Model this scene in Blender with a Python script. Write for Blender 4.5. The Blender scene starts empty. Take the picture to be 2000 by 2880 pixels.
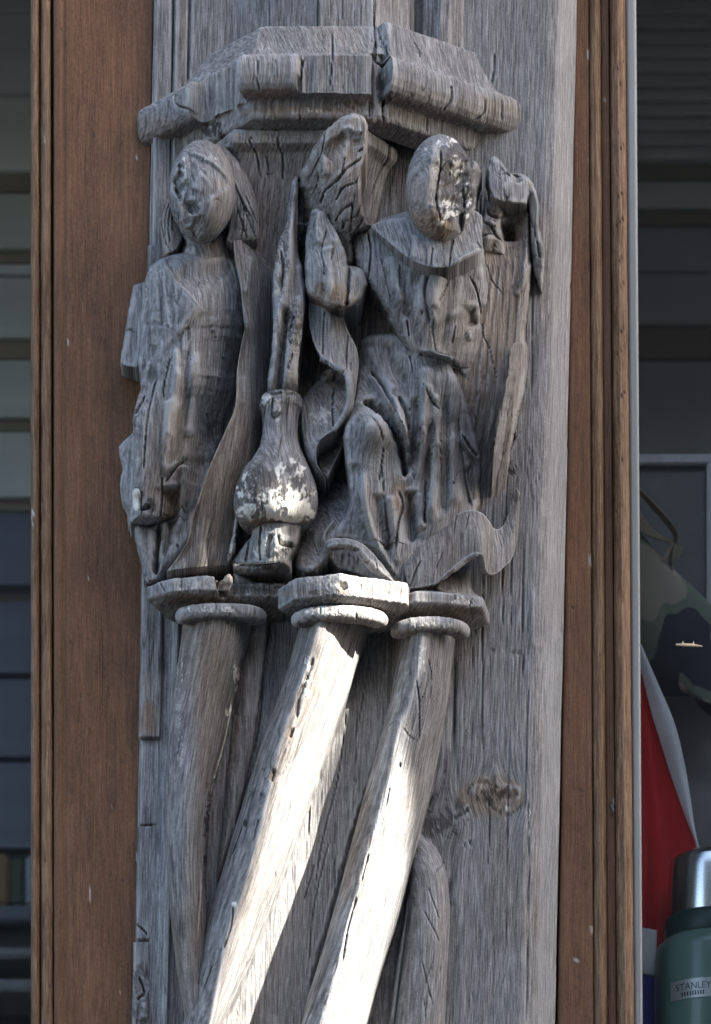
import bpy, math, random
import numpy as np

# ------------------------------------------------------------------ scene, camera, light
SC = bpy.context.scene
COL = SC.collection
S = 0.0003            # metres per design unit on the plane of the post
D = 5.0               # camera distance from that plane
ZM = 3.55             # height of the picture centre
TAN = 0.404           # the photographer looks up at the carving
ZCAM = ZM - D * TAN

cam_d = bpy.data.cameras.new('camera'); cam = bpy.data.objects.new('camera', cam_d); COL.objects.link(cam)
cam.location = (0, -D, ZCAM); cam.rotation_euler = (math.radians(90), 0, 0)
cam_d.sensor_fit = 'VERTICAL'; cam_d.sensor_height = 36.0; cam_d.sensor_width = 36.0
cam_d.lens = 36.0 * D / (2880 * S); cam_d.shift_y = D * TAN / (2880 * S)
cam_d.clip_start = 0.1; cam_d.clip_end = 500
cam_d.dof.use_dof = True; cam_d.dof.focus_distance = D - 0.03; cam_d.dof.aperture_fstop = 6.3
SC.camera = cam

SUN_AZ = math.radians(128); SUN_EL = math.radians(29)      # azimuth from +Y towards +X
SUN = np.array([math.sin(SUN_AZ) * math.cos(SUN_EL), math.cos(SUN_AZ) * math.cos(SUN_EL), math.sin(SUN_EL)])
world = bpy.data.worlds.new('World'); SC.world = world; world.use_nodes = True
wn = world.node_tree.nodes; wl = world.node_tree.links; wn.clear()
sky = wn.new('ShaderNodeTexSky'); sky.sky_type = 'NISHITA'; sky.sun_disc = False
sky.sun_elevation = SUN_EL; sky.sun_rotation = SUN_AZ; sky.air_density = 0.85; sky.dust_density = 1.8; sky.ozone_density = 0.45
bg = wn.new('ShaderNodeBackground'); bg.inputs[1].default_value = 0.05
wo = wn.new('ShaderNodeOutputWorld'); wl.new(sky.outputs[0], bg.inputs[0]); wl.new(bg.outputs[0], wo.inputs[0])
sun_d = bpy.data.lights.new('sun', 'SUN'); sun_d.energy = 2.0; sun_d.angle = math.radians(0.53); sun_d.color = (1, 0.95, 0.87)
sun_o = bpy.data.objects.new('sun', sun_d); COL.objects.link(sun_o)
from mathutils import Vector
sun_o.rotation_euler = Vector(-SUN).to_track_quat('-Z', 'Y').to_euler()
SC.view_settings.view_transform = 'Standard'; SC.view_settings.look = 'None'
SC.view_settings.gamma = 1; SC.view_settings.use_curve_mapping = False
SC.view_settings.exposure = 3.75
SC.render.engine = 'CYCLES'
SC.cycles.use_denoising = True; SC.cycles.denoiser = 'OPENIMAGEDENOISE'
SC.cycles.denoising_input_passes = 'RGB_ALBEDO_NORMAL'; SC.cycles.denoising_prefilter = 'NONE'     # keeps the grain crisp
SC.cycles.use_adaptive_sampling = False
SC.cycles.max_bounces = 8; SC.cycles.transparent_max_bounces = 12
random.seed(4); RNG = np.random.default_rng(4)

# ------------------------------------------------------------------ numeric helpers
RELIEF = 1.42         # how far the carving stands proud
def world_of(G):
    """(column, row, depth) of the design drawing -> metres"""
    z = G[..., 2]; z = np.where(z > 0, z * RELIEF, z)
    k = 1 - z * S / D
    W = np.empty(G.shape)
    W[..., 0] = (G[..., 0] - 1000) * S * k
    W[..., 1] = -z * S
    W[..., 2] = ZCAM + ((1440 - G[..., 1]) * S + ZM - ZCAM) * k
    return W
def drawing_of(W):
    k = (D + W[..., 1]) / D
    G = np.empty(W.shape)
    G[..., 0] = 1000 + W[..., 0] / (k * S)
    G[..., 1] = 1440 - ((W[..., 2] - ZCAM) / k + ZCAM - ZM) / S
    G[..., 2] = -W[..., 1] / S
    return G
def true_world(T):
    """(x, row, depth) with level rows -> metres"""
    return np.stack([(T[..., 0] - 1000) * S, -T[..., 2] * S, ZM + (1440 - T[..., 1]) * S], -1)
def P(x, y, d=0):
    return world_of(np.array([x, y, d], float))
def true_xy(x, y, d):
    w = P(x, y, d / RELIEF if d > 0 else d); return 1000 + w[0] / S, 1440 - (w[2] - ZM) / S

def _hash(ix, iy, iz, seed):
    h = (ix.astype(np.int64) * 374761393 + iy.astype(np.int64) * 668265263 + iz.astype(np.int64) * 2147483647 + seed * 974711) & 0xffffffff
    h = ((h ^ (h >> 13)) * 1274126177) & 0xffffffff
    h = ((h ^ (h >> 16)) * 2246822519) & 0xffffffff
    return ((h ^ (h >> 15)) & 0xffff) / 65535.0
def vnoise(x, y, z=None, seed=0):
    if z is None: z = np.zeros_like(x)
    ix, iy, iz = np.floor(x), np.floor(y), np.floor(z)
    fx, fy, fz = x - ix, y - iy, z - iz
    fx, fy, fz = [f * f * (3 - 2 * f) for f in (fx, fy, fz)]
    r = 0
    for a in (0, 1):
        for b in (0, 1):
            for c in (0, 1):
                r = r + _hash(ix + a, iy + b, iz + c, seed) * (fx if a else 1 - fx) * (fy if b else 1 - fy) * (fz if c else 1 - fz)
    return r
def fbm(x, y, z=None, seed=0, o=3):
    r = 0; a = 0.5; t = 0
    for i in range(o):
        r = r + a * vnoise(x * 2 ** i, y * 2 ** i, None if z is None else z * 2 ** i, seed + i * 7); t += a; a *= 0.5
    return r / t
def sstep(a, b, x):
    t = np.clip((x - a) / (b - a), 0, 1); return t * t * (3 - 2 * t)

def cr(pts, n, closed=False):
    p = np.asarray(pts, float); m = len(p)
    if closed:
        t = np.linspace(0, m, n, endpoint=False)
        i = np.floor(t).astype(int); f = (t - i)[:, None]
        a, b, c, d = p[(i - 1) % m], p[i % m], p[(i + 1) % m], p[(i + 2) % m]
    else:
        q = np.vstack([2 * p[0] - p[1], p, 2 * p[-1] - p[-2]])
        t = np.linspace(0, m - 1, n); i = np.minimum(np.floor(t).astype(int), m - 2); f = (t - i)[:, None]
        a, b, c, d = q[i], q[i + 1], q[i + 2], q[i + 3]
    return 0.5 * (2 * b + (c - a) * f + (2 * a - 5 * b + 4 * c - d) * f ** 2 + (3 * b - a - 3 * c + d) * f ** 3)
def lin(pts, n):
    p = np.asarray(pts, float); L = np.r_[0, np.cumsum(np.linalg.norm(np.diff(p, axis=0), axis=1))]
    t = np.linspace(0, L[-1], n)
    return np.stack([np.interp(t, L, p[:, k]) for k in range(p.shape[1])], 1)

_R = {1: (350, 0, .752), 2: (320, 360, .3133), 3: (720, 300, .348), 4: (980, 350, .3634), 5: (320, 1000, .3634), 6: (820, 1000, .4261),
      7: (350, 1600, .557), 8: (850, 1650, .535), 9: (820, 780, .376), 10: (1250, 400, .4353), 11: (600, 1050, .3047)}
def Q(n, pts):
    ox, oy, k = _R[n]; return [(ox + p[0] * k, oy + p[1] * k) + tuple(p[2:]) for p in pts]

def poly_dist(X, Y, pts, closed=False):
    """distance to a polyline, parameter along it (0..1), signed side"""
    p = np.asarray(pts, float)[:, :2]
    if closed: p = np.vstack([p, p[:1]])
    best = np.full(X.shape, 1e9); tt = np.zeros(X.shape); side = np.zeros(X.shape)
    L = np.r_[0, np.cumsum(np.linalg.norm(np.diff(p, axis=0), axis=1))]; tot = max(L[-1], 1e-6)
    for i in range(len(p) - 1):
        ax, ay = p[i]; bx, by = p[i + 1]; ex, ey = bx - ax, by - ay; l2 = ex * ex + ey * ey + 1e-9
        t = np.clip(((X - ax) * ex + (Y - ay) * ey) / l2, 0, 1)
        dx, dy = X - ax - t * ex, Y - ay - t * ey; dd = np.hypot(dx, dy)
        m = dd < best
        best = np.where(m, dd, best); tt = np.where(m, (L[i] + t * (L[i + 1] - L[i])) / tot, tt)
        side = np.where(m, np.sign(ex * (Y - ay) - ey * (X - ax)), side)
    return best, tt, side

def apply_strokes(X, Y, strokes):
    """carving strokes: ('fold'|'cut'|'step', points, width, amount)"""
    dz = np.zeros(X.shape); crack = np.zeros(X.shape)
    for st in strokes:
        kind, pts, w, amp = st[:4]
        if len(pts) > 2: pts = cr(pts, len(pts) * 6)
        p = np.asarray(pts, float)
        reach = (w * 3 if kind != 'step' else (st[4] if len(st) > 4 else w * 6) * 6) + 4
        m = (X > p[:, 0].min() - reach) & (X < p[:, 0].max() + reach) & (Y > p[:, 1].min() - reach) & (Y < p[:, 1].max() + reach)
        if not m.any(): continue
        d, t, sd = poly_dist(X[m], Y[m], pts)
        end = np.clip(np.minimum(t, 1 - t) / 0.12, 0, 1); end = end * end * (3 - 2 * end)
        if kind == 'fold': v = 1.45 * amp * np.exp(-(d / w) ** 2) * end; c = 0
        elif kind == 'cut':
            jig = 0.6 + 0.8 * vnoise(X[m] / 9, Y[m] / 14, seed=5)
            we = w * jig * (.35 + .65 * end) * np.where(w < 8, .6, 1.0); c = np.clip(1 - d / np.maximum(we, .3), 0, 1) * np.clip(end * 2, 0, 1); v = -1.5 * amp * c; c = c * (.55 if w < 8 else .3)
        else:                                     # right-hand side raised, falling off behind the edge
            fall = st[4] if len(st) > 4 else w * 6
            q = d * sd
            v = 1.5 * amp * sstep(-w, w, q) * np.exp(-np.maximum(q, 0) / fall) * end; c = 0
        dz[m] += v
        if kind == 'cut': crack[m] = np.maximum(crack[m], c)
    return dz, crack

# ------------------------------------------------------------------ mesh helpers
def link(name, mesh, parent=None, mat=None):
    o = bpy.data.objects.new(name, mesh); COL.objects.link(o)
    if parent is not None: o.parent = parent
    if mat is not None: mesh.materials.append(mat)
    return o
def tag(o, label=None, cat=None, group=None, kind=None):
    if label: o['label'] = label
    if cat: o['category'] = cat
    if group: o['group'] = group
    if kind: o['kind'] = kind
    return o
def empty(name, label, cat):
    o = bpy.data.objects.new(name, None); COL.objects.link(o); return tag(o, label, cat)
def raw_mesh(name, V, F, smooth=True):
    me = bpy.data.meshes.new(name); me.from_pydata([tuple(map(float, v)) for v in V], [], [tuple(int(i) for i in f) for f in F])
    if smooth: me.polygons.foreach_set('use_smooth', [True] * len(me.polygons))
    me.update(); return me
def quad_mesh(name, V, Fq):
    me = bpy.data.meshes.new(name); n = len(Fq)
    me.vertices.add(len(V)); me.vertices.foreach_set('co', np.ascontiguousarray(V, np.float32).ravel())
    me.loops.add(n * 4); me.loops.foreach_set('vertex_index', np.ascontiguousarray(Fq, np.int32).ravel())
    me.polygons.add(n); me.polygons.foreach_set('loop_start', np.arange(0, n * 4, 4, dtype=np.int32))
    me.polygons.foreach_set('use_smooth', np.ones(n, bool)); me.update(calc_edges=True); me.validate(); return me

def grid_normals(W):
    du = np.gradient(W, axis=1); dv = np.gradient(W, axis=0)
    n = np.cross(du, dv); n /= np.linalg.norm(n, axis=-1, keepdims=True) + 1e-12
    return n

SEED = [10]
def wood(name, W, parent, mat=None, back=None, shell=None, strokes=(), amp=2.2, paint=(), along=None, wrap=False, brown=0.0, dirt_shade=1.0,
         normal_strokes=False, label=None, grain=1.0, flake=0.0, rough=(), rim_wear=0.0, knots=()):
    """A carved surface: W (rows, cols, 3) metres. back = depth that the rim is carried back to; shell = thickness of a free sheet.
    along = (rows,) x of the grain line for each row; paint = (channel, cx, cy, rx, ry, amount, threshold, size)"""
    SEED[0] += 13; sd = SEED[0]
    W = W.copy(); nv, nu = W.shape[:2]
    N = grid_normals(W)
    if N[..., 1].mean() > 0: N = -N; flip = True
    else: flip = False
    G = drawing_of(W); X, Y = G[..., 0], G[..., 1]
    dz, crack = apply_strokes(X, Y, strokes)
    if normal_strokes: W += N * (dz * S)[..., None]
    else: W[..., 1] -= dz * S
    gx = W[..., 0] - (0 if along is None else ((np.asarray(along) - 1000) * S)[:, None])
    for kx, ky, ka, kb in knots:
        gx = gx - .85 * (X - kx) * S * np.exp(-((X - kx) / ka) ** 2 - ((Y - ky) / kb) ** 2) - .35 * np.where(X > kx, 1, -1) * ka * S * np.exp(-(np.abs(X - kx) / (1.6 * ka)) - ((Y - ky) / (1.7 * kb)) ** 2)
    ux, uy, uz = gx / S, W[..., 1] / S, (W[..., 2] - ZM) / S
    ang = ux + 6 * np.sin(uz / 97 + ux / 61 + sd) + 4 * np.sin(uz / 43 - ux / 37 + 2 * sd)
    uzw = uz + 520 * fbm(ang / 26, uy / 150, seed=sd + 40, o=2)      # keeps the streaks from ending in line
    g1 = fbm(ang / 11, uzw / 150, uy / 90, seed=sd) - .5
    g2 = fbm(ang / 48, uzw / 330, uy / 120, seed=sd + 1) - .5
    rn = fbm(ang / 34, (uz + .3 * uzw) / 620, uy / 60, seed=sd + 2, o=2)
    msk = sstep(.45, .62, fbm(ux / 80, uz / 220, seed=sd + 9, o=2))
    cr_n = np.clip(1 - np.abs(rn - .5) / .016, 0, 1) * msk * grain
    dn = amp * (1.5 * g1 * grain + 2.2 * g2) - 4.0 * cr_n * min(1.0, amp / 2)
    for (rx_, ry_, ra, rb_, am, sz) in rough:
        m = 1 - sstep(.5, 1.0, np.hypot((X - rx_) / ra, (Y - ry_) / rb_)); dn = dn + m * am * 2 * (fbm(X / sz, Y / sz, seed=sd + 31, o=4) - .5)
    if flake:
        t = fbm(ang / 26, uzw / 260, uy / 60, seed=sd + 4) * 7; fl = np.floor(t); dn = dn + flake * ((fl + sstep(.72, 1, t - fl)) / 7 - .5) * 2
    W += N * (dn * S)[..., None]
    crack = np.maximum(crack * .7, .2 * cr_n)
    wear = np.zeros((nv, nu))
    for r in (2, 5):
        Wp = np.pad(W, ((r, r), (r, r), (0, 0)), mode='reflect', reflect_type='odd')
        if wrap: Wp[:, :r] = np.pad(W[:, -r:], ((r, r), (0, 0), (0, 0)), mode='edge'); Wp[:, -r:] = np.pad(W[:, :r], ((r, r), (0, 0), (0, 0)), mode='edge')
        b = (Wp[2 * r:, r:-r] + Wp[:-2 * r, r:-r] + Wp[r:-r, 2 * r:] + Wp[r:-r, :-2 * r]) / 4
        cv = ((W - b) * N).sum(-1) / S
        wear = np.maximum(wear, sstep(.35 * r ** .7, 1.7 * r ** .7, cv))
    wear *= .35 + .9 * sstep(.3, .7, fbm(X / 18, Y / 60, seed=sd + 6))
    if shell is not None or rim_wear:
        ed = np.minimum(np.arange(nu), np.arange(nu)[::-1])[None, :] * np.ones((nv, 1)); wear = np.maximum(wear, (ed < 2) * (rim_wear or .9))
    pc = np.zeros((nv, nu, 4)); pc[..., 3] = np.clip(wear, 0, 1)
    pc[..., 1] = brown
    for p in paint:
        ch, cx, cy, rx, ry, am, thr, sz = p
        e = np.hypot((X - cx) / rx, (Y - cy) / ry); m = 1 - sstep(.6, 1.0, e)
        if thr is not None:
            nn = .5 * fbm(X / sz, Y / (sz * 1.4), seed=sd + 21 + int(cx), o=3) + .5 * fbm(X / (sz * .34), Y / (sz * .5), seed=sd + 23 + int(cx), o=3)
            m = sstep(thr - .05, thr + .06, nn + .22 * (m - 1)) * (m > 0.02)
        c = {'fleck': 0, 'brown': 1, 'dark': 2, 'bleach': 3}[ch]
        pc[..., c] = np.clip(np.maximum(pc[..., c], am * m), 0, 1)
    pc[..., 2] = np.clip(np.maximum(pc[..., 2], crack * .8 * dirt_shade), 0, 1)  # cracks darkened in the colour: dirt plus the shade inside them
    gco = np.stack([gx + .55 * W[..., 1] + sd * .137, W[..., 1] * .22 + sd * .05, W[..., 2]], -1)
    idx = np.arange(nv * nu).reshape(nv, nu)
    V = [W.reshape(-1, 3)]; C = [pc.reshape(-1, 4)]; GC = [gco.reshape(-1, 3)]
    def quads(I):
        f = np.stack([I[:-1, :-1], I[1:, :-1], I[1:, 1:], I[:-1, 1:]], -1).reshape(-1, 4)
        return f if flip else f[:, ::-1]
    I = np.hstack([idx, idx[:, :1]]) if wrap else idx
    F = [quads(I)]
    rim = np.r_[idx[0, :], idx[1:, -1], idx[-1, -2::-1], idx[-2:0:-1, 0]]
    n0 = nv * nu
    if back is not None and not wrap:
        RW = W.reshape(-1, 3)[rim].copy(); RW[:, 1] = np.maximum(RW[:, 1], -back * S)
        RW[:, 1] = -back * S
        V.append(RW); C.append(pc.reshape(-1, 4)[rim]); GC.append(gco.reshape(-1, 3)[rim])
        r2 = n0 + np.arange(len(rim)); nx = np.roll(np.arange(len(rim)), -1)
        f = np.stack([rim, r2, r2[nx], rim[nx]], -1); F.append(f if not flip else f[:, ::-1])
    if shell is not None:
        N2 = grid_normals(W); N2 = -N2 if flip else N2
        B = W - N2 * (shell * S)
        V.append(B.reshape(-1, 3)); C.append(pc.reshape(-1, 4)); GC.append(gco.reshape(-1, 3))
        I2 = idx + n0; F.append(quads(I2)[:, ::-1])
        r2 = rim + n0; nx = np.roll(np.arange(len(rim)), -1)
        f = np.stack([rim, r2, r2[nx], rim[nx]], -1); F.append(f if not flip else f[:, ::-1])
    V = np.vstack(V); C = np.vstack(C); GC = np.vstack(GC)
    me = quad_mesh(name, V, np.vstack(F))
    a = me.color_attributes.new('paint', 'FLOAT_COLOR', 'POINT'); a.data.foreach_set('color', np.ascontiguousarray(C, np.float32).ravel())
    b = me.attributes.new('gco', 'FLOAT_VECTOR', 'POINT'); b.data.foreach_set('vector', np.ascontiguousarray(GC, np.float32).ravel())
    o = link(name, me, parent, mat or M['wood'])
    if label: o['label'] = label
    return o

def tps(ctrl, X, Y):
    c = np.asarray(ctrl, float); n = len(c); sc = 300.0
    def U(r): return np.where(r > 1e-9, r * r * np.log(r + 1e-12), 0)
    px, py = c[:, 0] / sc, c[:, 1] / sc
    K = U(np.hypot(px[:, None] - px, py[:, None] - py)) + np.eye(n) * .01
    A = np.zeros((n + 3, n + 3)); A[:n, :n] = K; A[:n, n] = 1; A[:n, n + 1] = px; A[:n, n + 2] = py
    A[n, :n] = 1; A[n + 1, :n] = px; A[n + 2, :n] = py
    w = np.linalg.lstsq(A, np.r_[c[:, 2], 0, 0, 0], rcond=None)[0]
    r = w[n] + w[n + 1] * X / sc + w[n + 2] * Y / sc
    for i in range(n): r = r + w[i] * U(np.hypot(X / sc - px[i], Y / sc - py[i]))
    return r

def relief(name, outline, depth, parent, edge=(30, 40), back=-40, sp=3.4, smooth=True, ragged=2.0, fx=None, **kw):
    """A carved mass seen from the front: outline, depth control points, rounded rim edge=(width, drop)."""
    ol = np.asarray(outline, float)[:, :2]
    if smooth: ol = cr(ol, len(ol) * 8, closed=True)
    y0, y1 = ol[:, 1].min() + .5, ol[:, 1].max() - .5
    nv = max(8, int((y1 - y0) / sp)); ys = np.linspace(y0, y1, nv)
    a = ol; b = np.roll(ol, -1, 0); xl = np.full(nv, 1e9); xr = np.full(nv, -1e9)
    for (ax, ay), (bx, by) in zip(a, b):
        lo, hi = min(ay, by), max(ay, by)
        m = (ys >= lo) & (ys <= hi)
        if not m.any(): continue
        t = (ys[m] - ay) / (by - ay if abs(by - ay) > 1e-9 else 1e-9); xx = ax + np.clip(t, 0, 1) * (bx - ax)
        xl[m] = np.minimum(xl[m], xx); xr[m] = np.maximum(xr[m], xx)
    nu = max(8, int((xr - xl).max() / sp))
    u = (1 - np.cos(np.linspace(0, np.pi, nu))) / 2; u = .35 * u + .65 * np.linspace(0, 1, nu)
    X = xl[:, None] + (xr - xl)[:, None] * u; Y = np.repeat(ys[:, None], nu, 1)
    d = tps(depth, X, Y)
    e, _, _ = poly_dist(X, Y, ol[:: 2 if len(ol) > 80 else 1], closed=True)
    w, drop = edge
    t = np.clip(1 - e / w, 0, 1); d = d - drop * (1 - np.sqrt(np.maximum(1 - t * t, 0)))
    X = X + ragged * (fbm(Y / 22, X / 300, seed=int(ol[0, 0])) - .5) * 2
    if fx is not None: d = fx(X, Y, d)
    return wood(name, world_of(np.stack([X, Y, d], -1)), parent, back=back, **kw)

def loft(name, rails, parent, sp=3.4, bulge=0.0, lay='cr', **kw):
    """A sheet through rails, each a list of (x, y, depth); the sheet runs along the rails."""
    n = 40; R_ = [cr(r, n) for r in rails]
    nr = len(R_)
    lenv = max(np.linalg.norm(np.diff(r, axis=0), axis=1).sum() for r in R_)
    lenu = max(np.linalg.norm(R_[i + 1] - R_[i], axis=1).max() for i in range(nr - 1)) * (nr - 1)
    nv = max(8, int(lenv / sp)); nu = max(6, int(lenu / sp))
    R_ = np.stack([cr(r, nv) for r in rails], 1)                       # nv, nr, 3
    G = np.stack([cr(R_[i], nu) if nr > 2 else lin(R_[i], nu) for i in range(nv)], 0)
    if bulge: G[..., 2] += bulge * np.sin(np.linspace(0, np.pi, nu))[None, :]
    return wood(name, world_of(G), parent, **kw)

def sphere(name, c, r, parent, sp=3.4, tilt=0.0, shape=None, **kw):
    """An egg: centre (x, y, depth), radii (x, y, depth)."""
    nv = int(np.pi * r[1] / sp); nu = int(2 * np.pi * max(r[0], r[2]) / sp)
    th = np.linspace(.02, np.pi - .02, nv)[:, None]; ph = np.linspace(0, 2 * np.pi, nu, endpoint=False)[None, :]
    x = np.sin(th) * np.cos(ph); y = -np.cos(th) * np.ones_like(ph); z = np.sin(th) * np.sin(ph)
    if shape: x, y, z = shape(x, y, z)
    X, Y, Z = x * r[0], y * r[1], z * r[2]
    X, Y = X * math.cos(tilt) - Y * math.sin(tilt), X * math.sin(tilt) + Y * math.cos(tilt)
    G = np.stack([c[0] + X, c[1] + Y, c[2] + Z], -1)
    W = world_of(G); front = G[..., 2] > c[2] - .15 * r[2]
    st = kw.pop('strokes', ())
    dz, ck = apply_strokes(G[..., 0], G[..., 1], st)
    W[..., 1] -= dz * S * front
    N = grid_normals(W); cW = world_of(np.array([[list(c)]], float))
    o = wood(name, W, parent, wrap=True, **kw)
    me = o.data
    # outward faces
    import bmesh
    bm = bmesh.new(); bm.from_mesh(me); bmesh.ops.recalc_face_normals(bm, faces=bm.faces); bm.to_mesh(me); bm.free()
    return o

def sweep(name, plan, prof, parent, sp=4.0, limit=None, back=None, smooth_plan=False, caps=False, **kw):
    """A moulding: plan [(x, depth)] left to right in front of the post, profile [(outward, row)] top to bottom, level rows."""
    p = np.asarray(plan, float)
    if smooth_plan: p = cr(p, len(p) * 8)
    seg = np.diff(p, axis=0); L = np.linalg.norm(seg, axis=1); nrm = np.stack([-seg[:, 1], seg[:, 0]], 1) / L[:, None]   # outward = towards +depth
    mit = np.zeros_like(p)
    mit[0] = nrm[0]; mit[-1] = nrm[-1]
    for i in range(1, len(p) - 1):
        b = nrm[i - 1] + nrm[i]; b /= np.linalg.norm(b); mit[i] = b / max(.4, b @ nrm[i])
    us = []; 
    for i in range(len(p) - 1):
        n = max(1, int(round(L[i] / sp))); us += [(i, t) for t in np.linspace(0, 1, n, endpoint=False)]
    us.append((len(p) - 2, 1.0))
    pr = lin(prof, max(6, int(np.linalg.norm(np.diff(np.asarray(prof, float), axis=0), axis=1).sum() / sp)))
    i = np.array([a for a, _ in us]); t = np.array([b for _, b in us])[:, None]
    base = p[i] * (1 - t) + p[i + 1] * t; m = mit[i] * (1 - t) + mit[i + 1] * t
    o = np.repeat(pr[:, :1], len(us), 1); rows = np.repeat(pr[:, 1:2], len(us), 1)
    if limit is not None: o = limit(o, rows, base[:, 0][None, :], base[:, 1][None, :])
    X = base[None, :, 0] + m[None, :, 0] * o; Z = base[None, :, 1] + m[None, :, 1] * o
    T = np.stack([X, rows, Z], -1)
    if caps:
        for q in (.5, 0):
            T = np.concatenate([T[:, :1] * q + T[:, :1].mean(0, keepdims=True) * (1 - q), T, T[:, -1:] * q + T[:, -1:].mean(0, keepdims=True) * (1 - q)], 1)
    return wood(name, true_world(T), parent, back=back, normal_strokes=True, **kw)

def vboard(name, top, bot, parent, y0=-640, y1=3640, spx=5.0, spy=10.0, **kw):
    """An upright timber: section [(x, depth)] at row y0 and at row y1."""
    t = np.asarray(top, float); b = np.asarray(bot, float)
    L = np.linalg.norm(np.diff(t, axis=0), axis=1); us = []
    for i in range(len(t) - 1):
        n = max(1, int(round(L[i] / spx))); us += [(i, q) for q in np.linspace(0, 1, n, endpoint=False)]
    us.append((len(t) - 2, 1.0)); i = np.array([a for a, _ in us]); q = np.array([c for _, c in us])[:, None]
    ta = t[i] * (1 - q) + t[i + 1] * q; ba = b[i] * (1 - q) + b[i + 1] * q
    nv = max(2, int((y1 - y0) / spy)); v = np.linspace(0, 1, nv)[:, None]
    f = (y0 + v * (y1 - y0) + 0) / 2880.0                               # sections are given for rows 0 and 2880
    X = ta[None, :, 0] * (1 - f) + ba[None, :, 0] * f; Z = ta[None, :, 1] * (1 - f) + ba[None, :, 1] * f
    Y = np.repeat(y0 + v * (y1 - y0), X.shape[1], 1)
    return wood(name, world_of(np.stack([X, Y, Z], -1)), parent, along=X.mean(1), **kw)

def box_mesh(name, x0, x1, y0, y1, z0, z1, bev=0.0):
    import bmesh
    bm = bmesh.new(); bmesh.ops.create_cube(bm, size=1)
    for v in bm.verts: v.co = ((x0 + x1) / 2 + v.co.x * (x1 - x0), (y0 + y1) / 2 + v.co.y * (y1 - y0), (z0 + z1) / 2 + v.co.z * (z1 - z0))
    if bev: bmesh.ops.bevel(bm, geom=bm.edges[:], offset=bev, segments=2, affect='EDGES')
    me = bpy.data.meshes.new(name); bm.to_mesh(me); bm.free(); return me
def box_px(name, x0, x1, y0, y1, d0, d1, parent=None, mat=None, bev=0.0):
    """box whose front face covers columns x0..x1 and rows y0..y1 at depth d1"""
    a = P(x0, y0, d1); b = P(x1, y1, d1)
    return link(name, box_mesh(name, a[0], b[0], -d1 * S, -d0 * S, b[2], a[2], bev), parent, mat)

# ------------------------------------------------------------------ materials
M = {}
def newmat(name):
    m = bpy.data.materials.new(name); m.use_nodes = True; nt = m.node_tree; nt.nodes.clear()
    out = nt.nodes.new('ShaderNodeOutputMaterial'); b = nt.nodes.new('ShaderNodeBsdfPrincipled'); nt.links.new(b.outputs[0], out.inputs[0])
    return m, nt, b, out
def node(nt, t, **kw):
    n = nt.nodes.new(t)
    for k, v in kw.items(): setattr(n, k, v)
    return n
def math_(nt, op, a, b=None, c=None, clamp=False):
    n = nt.nodes.new('ShaderNodeMath'); n.operation = op; n.use_clamp = clamp
    for i, v in enumerate((a, b, c)):
        if v is None: continue
        if isinstance(v, (int, float)): n.inputs[i].default_value = v
        else: nt.links.new(v, n.inputs[i])
    return n.outputs[0]
def mix_(nt, f, a, b, blend='MIX'):
    n = nt.nodes.new('ShaderNodeMix'); n.data_type = 'RGBA'; n.blend_type = blend; n.clamp_factor = True
    for s, v in ((n.inputs[0], f), (n.inputs[6], a), (n.inputs[7], b)):
        if isinstance(v, (int, float)): s.default_value = v
        elif isinstance(v, tuple): s.default_value = (*v, 1) if len(v) == 3 else v
        else: nt.links.new(v, s)
    return n.outputs[2]
def noise_(nt, vec, scale, detail=3.0, rough=.55, dist=0.0):
    mp = nt.nodes.new('ShaderNodeMapping'); mp.inputs['Scale'].default_value = scale; nt.links.new(vec, mp.inputs[0])
    n = nt.nodes.new('ShaderNodeTexNoise'); n.inputs['Scale'].default_value = 1; n.inputs['Detail'].default_value = detail
    n.inputs['Roughness'].default_value = rough; n.inputs['Distortion'].default_value = dist; nt.links.new(mp.outputs[0], n.inputs[0])
    return n.outputs[0]
def ramp_(nt, fac, stops):
    r = nt.nodes.new('ShaderNodeValToRGB'); e = r.color_ramp.elements
    while len(e) < len(stops): e.new(.5)
    for k, (p, c) in zip(e, stops): k.position = p; k.color = (*c, 1) if len(c) == 3 else c
    nt.links.new(fac, r.inputs[0]); return r.outputs[0]

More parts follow.
